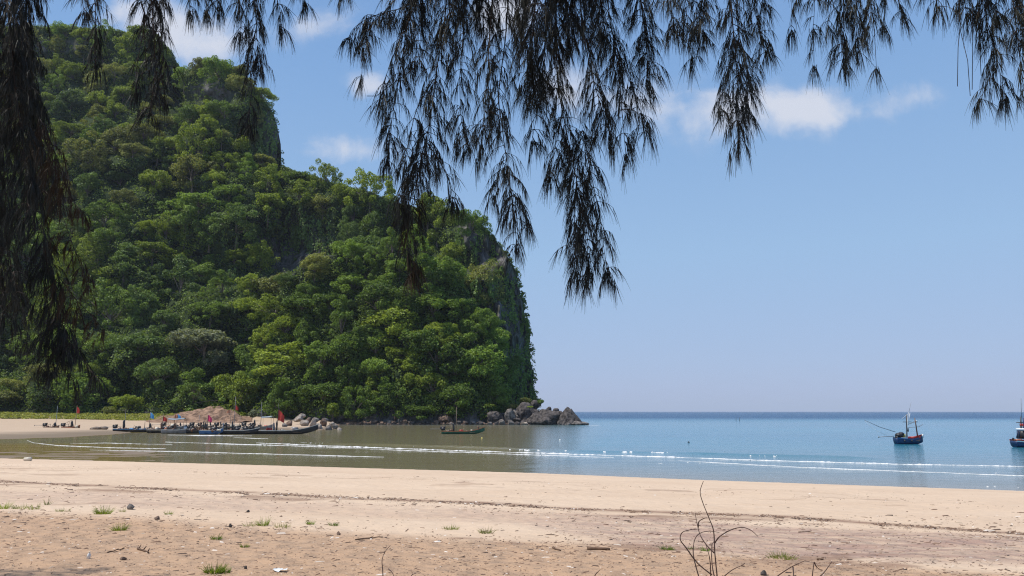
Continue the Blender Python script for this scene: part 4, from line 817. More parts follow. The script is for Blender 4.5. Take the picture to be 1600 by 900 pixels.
# anchored fishing boats
def at97(px, py, Yd=97.0, dy=0): p = P(px, py, Yd); return np.array([p[0], Yd + dy, p[2]])
def anchored():
    Yd = 96.5; o0 = at97(1399, 692.3, Yd); root = thing('fishing_boat', 'blue wooden fishing boat anchored alone on open sea, poles and long tail shaft', 'boat', tuple(o0), 0, 'boats afloat in the bay')
    rel = lambda px, py, dy=0: at97(px, py, Yd, dy) - o0; u = Yd / F
    mb, gun = hull_mesh(42.5 * u, 1.5, .42, .42, .45); mb.build('hull', PAINT['navy'], root)
    stripe(gun, -.06, .10).build('gunwale', PAINT['blue'], root)
    b2 = gun.copy(); b2 = b2[12:]; stripe(b2, .08, .26, .01).build('bulwark', PAINT['red'], root)
    MB().box((1.6, 0, .3), (2.4, 1.1, .05)).build('deck', PAINT['wood'], root)
    MB().box(tuple(rel(1441, 681)), (.22, .3, .45), 0, .25, .7).build('bow_post', PAINT['white'], root)
    cv = MB(); cv.ball(tuple(rel(1405, 680)), (.52, .5, .32), 10, 6).ball(tuple(rel(1408, 678)), (.35, .45, .25), 8, 5).box(tuple(rel(1403, 684)), (.5, .5, .35)); cv.build('engine', PAINT['dark'], root)
    MB().box(tuple(rel(1412, 681)), (.28, .4, .42)).build('crate', PAINT['yellow'], root)
    MB().box(tuple(rel(1429, 683.5)), (1.1, .8, .22)).build('crate', PAINT['red'], root)
    MB().tube([rel(1397, 681.5), rel(1385, 682), rel(1373.5, 683)], [.05, .04, .035], 6).ball(tuple(rel(1373, 683)), (.10, .1, .09), 8, 5).build('propeller_shaft', PAINT['steel'], root)
    MB().tube([rel(1400, 675, .2), rel(1375, 667, .2), rel(1352, 656.5, .2)], [.035, .03, .02], 6).build('outrigger_pole', PAINT['dark'], root)
    MB().tube([rel(1353, 658, .2), rel(1362, 667, .2), rel(1372, 673.5, .2), rel(1386, 680.5, .1)], .014, 4).build('line', PAINT['white'], root)
    m1 = MB().tube([rel(1416.5, 647.5), rel(1417, 684)], [.06, .085], 6).tube([rel(1411, 659.3), rel(1424, 659.3)], .04, 5).build('mast', PAINT['dark'], root)
    MB().tube([rel(1418, 668), rel(1418.5, 674.5)], [.10, .13], 7).build('wrapped_gear', PAINT['dark'], m1)
    for a, b in (((1417.3, 644), (1414.5, 684)), ((1420, 645), (1417, 664))): MB().tube([rel(*a, -.3), rel(*b, -.3)], .028, 5).build('mast_stay', PAINT['white'], m1)
    MB().tube([rel(1417, 647, -.2), rel(1407, 655, -.2)], .018, 4).build('mast_stay', PAINT['white'], m1)
    MB().tube([rel(1420, 645), rel(1423.7, 628)], [.022, .012], 4).build('antenna', PAINT['steel'], m1)
    m2 = MB().tube([rel(1429, 653), rel(1431, 663), rel(1434, 684)], [.05, .065, .085], 6).tube([rel(1426.5, 659.3), rel(1434, 659.3)], .035, 5).build('mast', PAINT['brown'], root)
    MB().tube([rel(1418, 663.5), rel(1429, 659)], .035, 5).build('boom', PAINT['wood'], m2); MB().tube([rel(1420, 668), rel(1436, 666.8), rel(1442, 663)], .03, 5).build('boom', PAINT['steel'], m2)
    MB().ball(tuple(rel(1431.5, 658)), .1, 6, 5).build('lamp', PAINT['white'], m2)
    for k in range(3): MB().tube([(.8 + .9 * k, -.78, .42), (.8 + .9 * k, -.8, .18)], .09, 7).build('fender', PAINT['dark'], root)
anchored()
def right_boat():
    Yd = 88.0; o0 = at97(1584, 696.5, Yd); root = thing('fishing_boat', 'red and white fishing boat with dark cabin cut by the right frame edge', 'boat', tuple(o0), 0, 'boats afloat in the bay')
    rel = lambda px, py, dy=0: at97(px, py, Yd, dy) - o0; u = Yd / F
    mb, gun = hull_mesh(58 * u, 1.8, .42, .7, .3); mb.build('hull', PAINT['navy'], root); stripe(gun, -.08, .04).build('gunwale', PAINT['white'], root); stripe(gun, .04, .18, .005).build('bulwark', PAINT['red'], root)
    MB().box((2, 0, .3), (3.2, 1.3, .05)).build('deck', PAINT['wood'], root)
    MB().ball(tuple(rel(1583, 685.5)), .13, 7, 5).tube([rel(1583, 685.5), rel(1588, 687)], .04, 5).build('propeller_shaft', PAINT['dark'], root)
    MB().box(tuple(rel(1590, 687.5)), (.5, .8, .2)).build('crate', PAINT['orange'], root)
    cb = MB(); cb.box(tuple(rel(1602, 679)), (1.35, 1.1, .95), 0, 0, .9).build('cabin', PAINT['dark'], root)
    MB().tube([rel(1591, 672), rel(1588, 684)], .045, 5).tube([rel(1593, 672), rel(1592, 686)], .045, 5).build('cabin_post', PAINT['navy'], root)
    MB().box(tuple(rel(1602, 670)), (1.55, 1.3, .13), 0, 0, .85).build('cabin_roof', PAINT['white'], root)
    m1 = MB().tube([rel(1595, 651), rel(1595.5, 671)], [.06, .08], 6).tube([rel(1588, 660.3), rel(1603, 660.3)], .045, 5).build('mast', PAINT['dark'], root)
    MB().box(tuple(rel(1597, 664)), (.5, .1, .3)).build('cloth', PAINT['red'], m1); MB().tube([rel(1599, 653), rel(1599, 670)], .07, 6).build('mast_post', PAINT['navy'], m1)
    MB().tube([rel(1595.3, 622), rel(1596, 652)], [.022, .03], 5).build('antenna', PAINT['steel'], m1)
right_boat()
for px, py, col, l in [(875, 688, 'white', 'white float bobbing near the reflection edge of the headland'), (753, 685, 'yellow', 'tiny yellow float on the water in front of the green boat'), (1076, 691.5, 'dark', 'dark float on the blue water in mid bay')]:
    Yd = float(rayY(py, 0.0)); o = MB().ball((0, 0, .03), (.14, .14, .11), 8, 6).tube([(0, 0, .1), (0, 0, .2)], .03, 5).build('buoy', PAINT[col], None, True, tuple(P(px, py, Yd))); tag(o, l, 'buoy')
for px, l in ((1150, 'left of the two thin stakes far out at sea'), (1155.5, 'right of the two thin stakes far out at sea')):
    o = MB().tube([(0, 0, -1), (.05, 0, .9), (.1, 0, 1.7)], [.10, .09, .05], 5).build('stake', PAINT['dark'], None, False, tuple(P(px, 658, rayY(658, 0.0)))); tag(o, l, 'stake')

# ------------------------------------------------------------------ casuarina hanging over the view
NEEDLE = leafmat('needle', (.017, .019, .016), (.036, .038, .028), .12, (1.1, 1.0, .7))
DRY = leafmat('needle_dry', (.032, .022, .011), (.065, .042, .019), .15, (1.1, 1.0, .7))
TWIGM = mat('twig', (.045, .034, .027), .9, .3, 6)
cas = thing('casuarina_tree', 'tall casuarina whose dark drooping needle branches hang across the top of the view', 'tree', (-7.2, 3.2, 2.2))
CO = np.array(cas.location)
def ribbons(b, d, ln, wd, g, seg=2, droop=.35):
    """curved tapering needles: base, direction, length"""
    n = len(b); side = unit(np.cross(d, g.normal(size=(n, 3)))); pts = []; cur = b; dd = d.copy()
    L_ = ln[:, None] / seg; W = wd[:, None] / 2; V = [b - side * W, b + side * W]
    for k in range(seg):
        dd = unit(dd + np.array([0, 0, -droop])); cur = cur + dd * L_; f = 1 - .75 * (k + 1) / seg
        V += [cur - side * W * f, cur + side * W * f]
    V = np.stack(V, 1); m = V.shape[1]; base = np.arange(n)[:, None] * m
    F_ = np.concatenate([base + np.array([2 * k, 2 * k + 1, 2 * k + 3, 2 * k + 2]) for k in range(seg)])
    return V.reshape(-1, 3), F_
def hang(pts, Yd, spread, dens, seed, dry=0.0, nlen=(.09, .19), tip=True, bare_top=0.0, limb=True, nd=1.0, left=False):
    g = np.random.default_rng(seed); a = np.array(pts, float); sg = np.concatenate([[0], np.cumsum(np.hypot(*np.diff(a, axis=0).T))])
    n = max(5, int(sg[-1] / 11)); s = np.linspace(0, sg[-1], n); px = np.interp(s, sg, a[:, 0]); py = np.interp(s, sg, a[:, 1])
    k3 = np.ones(3) / 3; pxs = np.convolve(np.pad(px, 1, 'edge'), k3, 'valid'); pys = np.convolve(np.pad(py, 1, 'edge'), k3, 'valid')
    Yv = Yd + .25 * np.cumsum(g.normal(0, .15, n)); path = P(pxs, pys, Yv); u = Yd / F
    mb = MB(); wood = path
    if limb and py[0] < 10:
        t = path[0]; top = t + [g.uniform(-.2, .2), 0, max(.25, 4.95 + .63 * Yd - t[2])]; k_ = max(2, int(np.linalg.norm(top - t) / .08))
        path = np.concatenate([top + (t - top) * np.linspace(0, 1, k_, endpoint=False)[:, None], path]); wood = path; n = len(path)
    mb.tube(wood - CO, np.linspace(.0062 if py[0] < 10 else .0034, .0016, len(wood)) * (1.15 if len(pts) > 3 else .8), 5)
    B = []; D = []; Ln = []
    for i in range(n):
        f = i / (n - 1)
        if f < bare_top: continue
        m = g.poisson(dens * 2.6 * (1 - .55 * f if left else 1)) if i < n - 1 else 3
        for _ in range(m):
            az = g.uniform(0, 2 * np.pi); L0 = spread * u * g.uniform(.25, 1.05) * (1 - .45 * f) + .04
            out_ = np.array([np.cos(az), np.sin(az) * .8, g.uniform(-1.2, .2)]); q = path[i].copy(); tw = [q.copy()]; dd = unit(out_)
            steps = max(3, int(L0 / .035))
            for j in range(steps):
                dd = unit(dd + np.array([0, 0, -.16 - .25 * j / steps]) + g.normal(0, .07, 3)); q = q + dd * (L0 / steps); tw.append(q.copy())
            tw = np.array(tw); mb.tube(tw - CO, np.linspace(.0028, .0012, len(tw)), 3)
            td = unit(np.gradient(tw, axis=0)); w0 = np.linspace(0, 1, len(tw))
            for j in range(len(tw)):
                if w0[j] < .25: continue
                c = g.poisson((2.6 + 5.0 * w0[j]) * nd)
                if c:
                    B.append(np.repeat(tw[j][None], c, 0)); D.append(unit(td[j] * .6 + [0, 0, -.62] + g.normal(0, .21, (c, 3)))); Ln.append(g.uniform(*nlen, c) * (.7 + .5 * w0[j]))
    if tip:
        c = 26; B.append(np.repeat(path[-1][None], c, 0) + g.normal(0, .008, (c, 3))); D.append(unit(np.array([0, 0, -1]) + g.normal(0, .2, (c, 3)))); Ln.append(g.uniform(nlen[0], nlen[1] * 1.2, c))
    br = mb.build('branch', TWIGM, cas)
    V, f = ribbons(np.concatenate(B) - CO, np.concatenate(D), np.concatenate(Ln), np.full(sum(map(len, B)), .0039) * (Yd / 5.5), g)
    link('needles', mesh('needles', V, f), DRY if dry > .5 else NEEDLE, br)
HANG = [
  # dark curtain at the left
  ([(-40, -90), (-10, 80), (5, 240), (15, 380), (20, 470)], 7.4, 85, 2.3, 0, 1.2), ([(45, -90), (40, 60), (48, 190), (60, 320), (75, 420)], 7.0, 62, 2.3, 0, 1.2), ([(0, -90), (15, 40), (25, 150), (40, 260), (45, 340)], 6.2, 70, 2.2, 0, 1.1),
  ([(30, 40), (45, 140), (60, 230), (72, 310)], 6.6, 62, 2.3, 0, 1.1), ([(-60, 60), (-30, 200), (-10, 330), (0, 420), (5, 500)], 6.8, 75, 2.0, 0, 1.1), ([(70, 400), (85, 460), (98, 520), (108, 590)], 7.0, 62, 1.5, 0, 1.0), ([(75, 250), (95, 330), (120, 400), (140, 450)], 7.0, 42, 1.0, .9, .9),
  ([(60, 180), (85, 235), (105, 300), (125, 330)], 6.4, 45, 1.1, .9, .9), ([(90, 430), (120, 470), (150, 500), (165, 520)], 6.9, 45, .9, .9, .8), ([(95, 500), (112, 540), (135, 570), (150, 590)], 6.9, 52, 1.4, 0, 1.0), ([(85, 500), (75, 540), (70, 585)], 6.9, 45, 1.3, 0, .9), ([(20, 420), (35, 480), (42, 540)], 7.2, 45, .9, 0, .8),
  # strands over the hilltop
  ([(140, -70), (150, 20), (147, 75), (150, 105)], 5.6, 42, 1.5, 0, 1), ([(120, -70), (128, 0), (133, 25)], 5.4, 25, 1.0, 0, .8), ([(230, -70), (240, 40), (243, 110), (234, 180)], 5.5, 42, 1.25, 0, 1), ([(255, -60), (250, 40), (258, 110), (250, 150)], 5.8, 38, 1.2, 0, 1), ([(205, -60), (228, 30), (212, 110), (214, 150)], 5.5, 22, .55, 0, .8),
  ([(300, -60), (298, 5), (295, 22)], 5.3, 16, .9, 0, .8), ([(315, -60), (318, 0), (322, 22)], 5.3, 18, .9, 0, .8), ([(338, -60), (340, 0), (341, 16)], 5.3, 10, .9, 0, .8),
  ([(385, -70), (400, 20), (402, 80), (405, 108)], 5.4, 46, 1.5, 0, 1), ([(392, 60), (394, 130), (388, 200)], 5.4, 24, .9, 0, .8), ([(375, -60), (372, 5), (377, 55)], 5.3, 26, 1.0, 0, .9), ([(425, -60), (434, 5), (438, 45)], 5.3, 24, 1.0, 0, .9), ([(470, -60), (473, -5), (478, 8)], 5.2, 16, .9, 0, .8), ([(540, -50), (536, -12), (533, -4)], 5.2, 22, .7, 0, .8),
  # the big middle mass
  ([(690, -60), (640, 10), (590, 22), (560, 35), (545, 62)], 5.3, 30, 1.1, 0, .9), ([(640, -30), (600, 20), (575, 45), (566, 80)], 5.2, 32, 1.1, 0, .9), ([(565, 80), (566, 110), (565, 124)], 5.2, 5, .01, 0, .5), ([(680, -60), (625, 60), (602, 120), (596, 165)], 5.3, 34, 1.25, 0, 1), ([(640, 20), (622, 130), (608, 210), (606, 255)], 5.5, 32, 1.25, 0, .95),
  ([(705, -90), (695, 30), (682, 110), (672, 190), (655, 260), (645, 330), (640, 410)], 5.4, 58, 1.35, 0, 1), ([(650, 250), (640, 320), (636, 380), (645, 430)], 5.5, 34, 1.0, 1, .9), ([(665, 220), (690, 255), (705, 290), (708, 320)], 5.3, 36, .9, 0, .8), ([(660, 250), (625, 290), (622, 330)], 5.4, 30, .8, 0, .8), ([(680, 120), (650, 170), (640, 215), (632, 255)], 5.3, 38, 1.1, 0, .9),
  ([(740, -90), (725, 40), (718, 120), (720, 190), (735, 235)], 5.6, 56, 1.5, 0, 1), ([(660, -60), (655, 40), (648, 100)], 5.5, 50, 1.6, 0, 1), ([(775, -90), (765, 60), (760, 150), (752, 230)], 5.3, 54, 1.2, 0, 1), ([(800, -90), (790, 60), (778, 150), (790, 240), (800, 310), (808, 385)], 5.5, 50, 1.15, 0, .95), ([(790, 240), (775, 280), (770, 310)], 5.4, 30, .9, 0, .8), ([(800, 300), (818, 330), (826, 355)], 5.4, 26, .8, 0, .8),
  ([(840, -90), (835, 20), (828, 100), (836, 160)], 5.0, 62, 2.2, 0, 1.1), ([(870, -90), (868, 60), (872, 140), (888, 220), (905, 300), (918, 370), (925, 430)], 5.2, 52, 1.7, 0, 1.05), ([(905, 240), (898, 310), (897, 380), (902, 430)], 5.3, 34, 1.15, 0, .95), ([(910, 200), (925, 280), (938, 340), (945, 400), (950, 430)], 5.3, 34, 1.35, 0, 1.0), ([(880, 170), (868, 230), (858, 280)], 5.3, 34, 1.0, 0, .9),
  ([(850, -90), (853, 60), (845, 150), (830, 225)], 5.6, 46, 1.3, 0, 1), ([(905, -90), (908, 40), (925, 120), (945, 185), (955, 215)], 5.1, 56, 1.7, 0, 1.05), ([(940, -90), (955, 50), (985, 130), (1005, 190), (1012, 210)], 5.3, 46, 1.4, 0, 1), ([(960, 60), (970, 150), (975, 210), (978, 245)], 5.3, 38, 1.1, 0, .9), ([(990, -80), (1005, 30), (1012, 90), (1010, 130)], 5.2, 48, 1.9, 0, 1),
  ([(880, -70), (885, 10), (890, 60)], 5.0, 66, 2.2, 0, 1.1), ([(930, -70), (940, 10), (945, 60)], 5.1, 62, 2.2, 0, 1.1), ([(750, -70), (755, 0), (750, 50)], 5.2, 62, 2.1, 0, 1.1), ([(700, -70), (705, 0), (700, 45)], 5.2, 55, 1.9, 0, 1.1), ([(810, -70), (812, 0), (815, 60)], 5.3, 55, 2.2, 0, 1.1),
  ([(1040, -70), (1048, 10), (1055, 50)], 5.1, 42, 1.4, 0, .9), ([(1065, -60), (1075, 40), (1082, 95)], 5.2, 22, 1.0, 0, .9), ([(1100, -70), (1100, 10), (1098, 60)], 5.2, 44, 1.7, 0, 1), ([(1085, -50), (1088, 20), (1092, 55)], 5.3, 26, 1.2, 0, .9), ([(1135, -90), (1145, 40), (1152, 120), (1150, 180), (1155, 222)], 5.1, 46, 1.7, 0, 1.05), ([(1150, 40), (1165, 90), (1172, 140), (1168, 180)], 5.2, 34, 1.2, 0, .95), ([(1160, -60), (1185, 40), (1198, 85)], 5.1, 34, 1.1, 0, .9), ([(1140, 100), (1128, 150), (1124, 175)], 5.2, 26, 1.0, 0, .9), ([(1170, -60), (1190, -20), (1192, 10)], 5.1, 30, 1.3, 0, .9),
  # strands at the right
  ([(1238, -60), (1237, 20), (1237, 52)], 5.2, 5, .15, 0, .6), ([(1250, -60), (1248, -10), (1247, 2)], 5.2, 14, .8, 0, .7), ([(1272, -60), (1273, 10), (1270, 50)], 5.2, 20, .8, 0, .8), ([(1271, 50), (1272, 85), (1272, 108)], 5.2, 5, .08, 0, .6), ([(1300, -60), (1298, 10), (1294, 45)], 5.2, 22, .9, 0, .8), ([(1318, -70), (1318, 30), (1316, 80), (1320, 105)], 5.2, 34, 1.2, 0, .95), ([(1340, -60), (1338, 40), (1340, 85)], 5.2, 26, 1.1, 0, .9), ([(1330, -60), (1325, 0), (1328, 25)], 5.2, 32, 1.1, 0, .9),
  ([(1362, -60), (1362, 20), (1356, 45)], 5.2, 26, 1.1, 0, .9), ([(1366, 40), (1368, 85), (1370, 112)], 5.2, 6, .1, 0, .6), ([(1385, -60), (1384, 20), (1381, 45)], 5.2, 14, .8, 0, .8), ([(1400, -60), (1404, 10), (1412, 30)], 5.2, 26, 1.1, 0, .9),
  ([(1462, -60), (1465, -5), (1468, 15)], 5.1, 42, 1.5, 0, 1), ([(1500, -60), (1505, 0), (1512, 25)], 5.1, 36, 1.4, 0, .9), ([(1530, -60), (1542, 40), (1556, 80)], 5.1, 42, 1.4, 0, 1), ([(1556, 80), (1548, 120), (1530, 160)], 5.1, 30, 1.1, 0, .95), ([(1556, 90), (1566, 125), (1572, 160)], 5.1, 26, 1.2, 0, .95), ([(1575, -60), (1590, 60), (1597, 120), (1600, 145)], 5.0, 36, 1.2, 0, 1), ([(1600, -60), (1606, 20), (1612, 70)], 5.0, 46, 1.6, 0, 1), ([(1550, -60), (1556, 0), (1560, 30)], 5.1, 40, 1.3, 0, 1),
  ([(1640, -60), (1650, 60), (1655, 120)], 5.0, 50, 1.4, 0, 1)]
for i, (pts_, Yd, spd, dn, dry, nd) in enumerate(HANG):
    if i < 12: dn *= 1.5
    hang(pts_, Yd, spd * .8, dn, 900 + i, dry, (.08, .16) if spd > 12 else (.09, .17), nd=nd, left=i < 12)
for pts_, Yd in [([(1498, -60), (1500, 40), (1497, 75), (1496, 135)], 5.1), ([(1500, 45), (1512, 95), (1516, 150)], 5.1), ([(1518, -30), (1520, 60), (1519, 140)], 5.1), ([(1526, -40), (1530, 60), (1533, 118)], 5.1), ([(205, -40), (225, 20), (216, 60)], 5.5), ([(232, -40), (224, 28), (229, 110)], 5.5), ([(658, 96), (640, 112), (588, 150), (573, 150)], 5.3)]:
    a = np.array(pts_, float); MB().tube(P(a[:, 0], a[:, 1], Yd) - CO, .0026, 4).build('bare_twig', TWIGM, cas)
# trunk, limbs and unseen crown above the frame; crown and left limb shaped for shade
MB().tube(np.array([(-7.2, 3.2, 1.6), (-7.15, 3.2, 4), (-7.0, 3.1, 7), (-6.6, 3.2, 10), (-6.2, 3.0, 14), (-6, 3, 18)]) - CO, [.36, .30, .26, .22, .15, .06], 12).build('trunk', BARK, cas, True)
limb_ends = []
for p_ in [[(-7, 3.1, 7.2), (-5, 4.6, 8.8), (-1.5, 5.3, 9.0), (2, 5.4, 9.2), (5.2, 5.3, 9.4)], [(-6.9, 3.1, 8.0), (-4.5, 3.0, 9.4), (0, 2.6, 10.2), (4.5, 2.4, 10.6)], [(-6.7, 3.1, 9.2), (-6.0, 4.2, 10.2), (-4.0, 4.6, 11.4), (-1.5, 4.4, 12.2)], [(-6.6, 3.1, 9.8), (-4, 4.0, 11.4), (0, 4.5, 12.4), (3, 4.8, 12.8)], [(-7, 3.1, 7.4), (-6.4, 5.0, 8.6), (-6.2, 5.6, 9.2), (-5.6, 5.9, 9.8)], [(-6.8, 3, 8.6), (-7.5, .5, 10), (-6.5, -2.5, 11.2)], [(-7, 3.1, 7.6), (-8.0, 5.4, 8.6), (-8.7, 7.3, 9.2), (-9.0, 8.2, 9.3)], [(-6.7, 3, 9), (-3.5, .5, 10.6), (-.5, -1.5, 11.4)]]:
    MB().tube(np.array(p_) - CO, np.linspace(.13, .03, len(p_)), 7).build('limb', BARK, cas, True); limb_ends.append(np.array(p_, float))
def crown():
    g = np.random.default_rng(4); B = []; D = []; Ln = []
    for k in range(5200):
        l = limb_ends[g.integers(len(limb_ends))]; t = g.uniform(.5, len(l) - 1); i = min(int(t), len(l) - 2); q = l[i] + (l[i + 1] - l[i]) * (t - i) + g.normal(0, [1.2, .9, .7]); q[2] = max(q[2], 5.1 + .63 * max(q[1], 0) + .35)
        if q[1] + (q[2] - 2.2) * .22 > (6.5 if q[0] > -8.1 else 9.9): continue
        c = 13; B.append(q + g.normal(0, .10, (c, 3))); D.append(unit(np.array([0, 0, -.5]) + g.normal(0, .6, (c, 3)))); Ln.append(g.uniform(.15, .30, c))
    V, f = ribbons(np.concatenate(B) - CO, np.concatenate(D), np.concatenate(Ln), np.full(sum(map(len, B)), .016), g, 1)
    link('crown', mesh('crown', V, f), NEEDLE, cas)
crown()

# ------------------------------------------------------------------ things lying and growing on the near beach
def gz(px, py): return ground_at(np.array([px]), np.array([py]))[0]
def tuft(px, py, wpx, hpx, colour, label, n=70):
    q = gz(px, py); u = q[1] / F; g = np.random.default_rng(int(px * 3 + py)); root = thing('grass_tuft', label, 'grass', tuple(q), 0, 'grass tufts on the near beach')
    n = int(n * 1.5); a = g.uniform(0, 6.28, n); r = np.sqrt(g.random(n)) * wpx * u * .42; b = np.stack([r * np.cos(a), r * np.sin(a) * .8, np.full(n, -.01)], -1)
    d = unit(np.stack([np.cos(a) * g.uniform(0, .8, n), np.sin(a) * g.uniform(0, .8, n), np.full(n, 1.0)], -1)); ln = hpx * u * g.uniform(.3, 1.15, n)
    V, f = ribbons(b, d, ln, np.full(n, .007), g, 3, .22); link('blades', mesh('blades', V, f), LEAF[colour], root)
    V2, f2 = ribbons(b[::4] * .6, unit(d[::4] * [1, 1, .25]), ln[::4] * .8, np.full(len(b[::4]), .010), g, 2, .1); link('dead_blades', mesh('dead_blades', V2, f2), LEAF['olive green'], root)
for px, py, wd, ht, col, n_, l in [(4, 795, 20, 14, 'yellow-green', 60, 'tuft of grass cut by the left frame edge'), (35, 794, 34, 8, 'yellow-green', 70, 'wide low tuft of grass second from the left edge'), (52, 796, 18, 12, 'olive green', 30, 'thin olive tuft just right of the wide low tuft'), (73, 789, 10, 12, 'olive green', 22, 'small straggly tuft standing behind the others near the left edge'), (98, 799, 24, 6, 'yellow-green', 40, 'flat green tuft left of the brightest tuft'),
                                    (161, 803, 26, 14, 'yellow-green', 110, 'bright spiky tuft of grass left of the pale stone'), (187, 829, 22, 14, 'yellow-green', 70, 'green tuft on the brown dirt below the pale stone'), (264, 804, 12, 7, 'yellow-green', 40, 'small tuft right of the pale stone'), (192, 800, 10, 8, 'olive green', 18, 'dry little tuft touching the left side of the pale stone'), (338, 843, 16, 10, 'mid green', 50, 'dark green tuft alone on the dirt, left of the long twig line'), (382, 855, 14, 8, 'yellow-green', 36, 'faint small tuft below and right of the dark green one'), (336, 895, 30, 16, 'yellow-green', 110, 'green tuft nearest the camera at the bottom of the photo'), (352, 895, 16, 10, 'mid green', 40, 'low tuft joined to the one nearest the camera'),
                                    (411, 821, 18, 14, 'yellow-green', 60, 'upright tuft at the edge of the dirt with sparse sprouts around'), (442, 824, 30, 10, 'olive green', 34, 'sparse line of sprouts right of the upright tuft'), (390, 822, 20, 9, 'olive green', 24, 'sparse sprouts left of the upright tuft'), (484, 819, 14, 8, 'mid green', 50, 'small round tuft, left one of a pair'), (521, 821, 16, 7, 'mid green', 50, 'small round tuft, right one of a pair'), (704, 827, 28, 8, 'olive green', 60, 'yellowed low plant on a brown wrack patch'), (759, 833, 24, 11, 'olive green', 60, 'straw-coloured clump right of the yellowed low plant'), (1042, 859, 24, 9, 'mid green', 70, 'green tuft left of the bare twiggy shrub'), (1079, 858, 10, 7, 'mid green', 28, 'tiny green tuft behind the left loop of the bare shrub'), (1102, 861, 12, 8, 'mid green', 34, 'tiny green tuft behind the stems of the bare shrub'), (1222, 873, 48, 12, 'olive green', 90, 'wide patchy grass tuft right of the bare shrub')]:
    tuft(px, py, wd, ht, col, l, n_)
def stone(px, py, wpx, hpx, col, label, seed, name='stone', sub=3):
    q = gz(px, py); u = q[1] / F; o = link(name, rock_mesh(seed, (wpx * u, wpx * u * .8, hpx * u * 1.5), sub, .18), ROCKM[col]); o.location = q + np.array([0, 0, hpx * u * .3]); o.rotation_euler = (0, 0, seed); tag(o, label, 'stone')
stone(204, 796, 16, 9, 'grey', 'pale grey stone half buried beside the bright grass tufts', 31)
stone(246, 812, 9, 6, 'red', 'small brown stone below the tuft right of the pale stone', 32)
stone(529, 836, 8, 6, 'red', 'brown clod under the two round tufts', 33); stone(360, 824, 6, 6, 'dark', 'round dark stone at the dirt edge left of the upright tuft', 34); stone(388, 800, 6, 4, 'dark', 'dark stone alone on the pale sand above the upright tuft', 35)
stone(1193, 899, 12, 8, 'dark', 'dark brown lump at the bottom below the broken twigs', 36); stone(192, 875, 12, 5, 'red', 'flat brown clod left of the bottom tufts', 37); stone(384, 889, 6, 6, 'dark', 'dark pebble right of the tuft nearest the camera', 38)
q = gz(43, 720); u = q[1] / F; bk = MB().tube([(-5 * u, 0, 2.4 * u), (5 * u, 0, 2.7 * u)], [2.6 * u, 2.8 * u], 12); bk.tube([(4.9 * u, 0, 2.7 * u), (5.3 * u, 0, 2.7 * u)], [3.0 * u, 3.0 * u], 12)
o = bk.build('bucket', PAINT['cream'], None, False, tuple(q)); tag(o, 'dirty white bucket lying on its side on the sand edge at the left', 'bucket')
q = gz(138, 873); root = thing('bottle', 'small white bottle standing upright in the brown dirt', 'bottle', tuple(q)); u = q[1] / F
MB().tube([(0, 0, 0), (.005, 0, 6 * u), (.007, 0, 8 * u), (.008, 0, 9 * u)], [2.6 * u, 2.5 * u, 1.2 * u, 1.1 * u], 10).build('body', PAINT['white'], root, True); MB().tube([(.008, 0, 9 * u), (.009, 0, 10.4 * u)], [1.3 * u, 1.3 * u], 10).build('cap', PAINT['cream'], root)
q = gz(438, 893); g = np.random.default_rng(5); xx, yy = np.meshgrid(np.linspace(-.075, .075, 9), np.linspace(-.06, .06, 6)); zz = .018 + .022 * fbm(np.stack([xx * 30, yy * 30], -1), 3, 8) + .012 * g.random(xx.shape)
o = link('plastic_scrap', mesh('plastic_scrap', np.stack([xx * (1 + .2 * g.normal(size=xx.shape)), yy, zz], -1).reshape(-1, 3), grid_faces(6, 9)), PAINT['white'], None, tuple(q)); tag(o, 'crumpled white plastic scrap on the dirt at the bottom', 'litter')
def lay(name, label, cat, px0, py0, px1, py1, rad, m, bend=.02, side=()):
    a, b = gz(px0, py0), gz(px1, py1); t = np.linspace(0, 1, 7)[:, None]; p = a + (b - a) * t; g = np.random.default_rng(int(px0)); p += g.normal(0, bend * .4, p.shape); p[:, 2] = landz(p[:, 0], p[:, 1]) + rad * .6 + abs(g.normal(0, bend * .3, 7))
    c0 = p[0].copy(); mb = MB(); mb.tube(p - c0, np.linspace(rad, rad * .55, 7), 7)
    for k, (i, dx, dz) in enumerate(side): mb.tube([p[i] - c0, p[i] - c0 + [dx, .02, dz]], [rad * .6, rad * .3], 5)
    tag(mb.build(name, m, None, False, tuple(c0)), label, cat)
WOODM = mat('driftwood', (.13, .085, .06), .95, .45, 9, None, .6, .1)
lay('driftwood', 'short thick driftwood log lying on the sand in mid foreground', 'driftwood', 918, 859, 952, 860, .026, WOODM, .008, [(1, -.05, .02)])
lay('driftwood', 'small dark stick with a stub left of the driftwood log', 'driftwood', 864, 857, 876, 861, .014, WOODM, .01, [(2, -.02, .03)])
lay('driftwood', 'long thin stick lying along the dirt edge under the pair of round tufts', 'driftwood', 556, 844, 598, 840, .010, WOODM, .02, [(3, .06, .03), (5, .05, -.01)])
lay('driftwood', 'broken twig pile left of the bottom tufts', 'driftwood', 168, 864, 196, 857, .008, WOODM, .02, [(2, .05, .03), (4, .06, .04)])
lay('driftwood', 'splintered dark wood piece beside the broken twig pile', 'driftwood', 214, 858, 232, 865, .016, WOODM, .015, [(1, .02, .05), (3, .03, .05), (5, .01, .04)])
lay('driftwood', 'dark straight stick behind the bare shrub at the right', 'driftwood', 1276, 875, 1287, 875, .016, WOODM, .004)
lay('driftwood', 'pale stick on the mauve sand at the right', 'driftwood', 1248, 832, 1268, 830, .010, WOODM, .006)
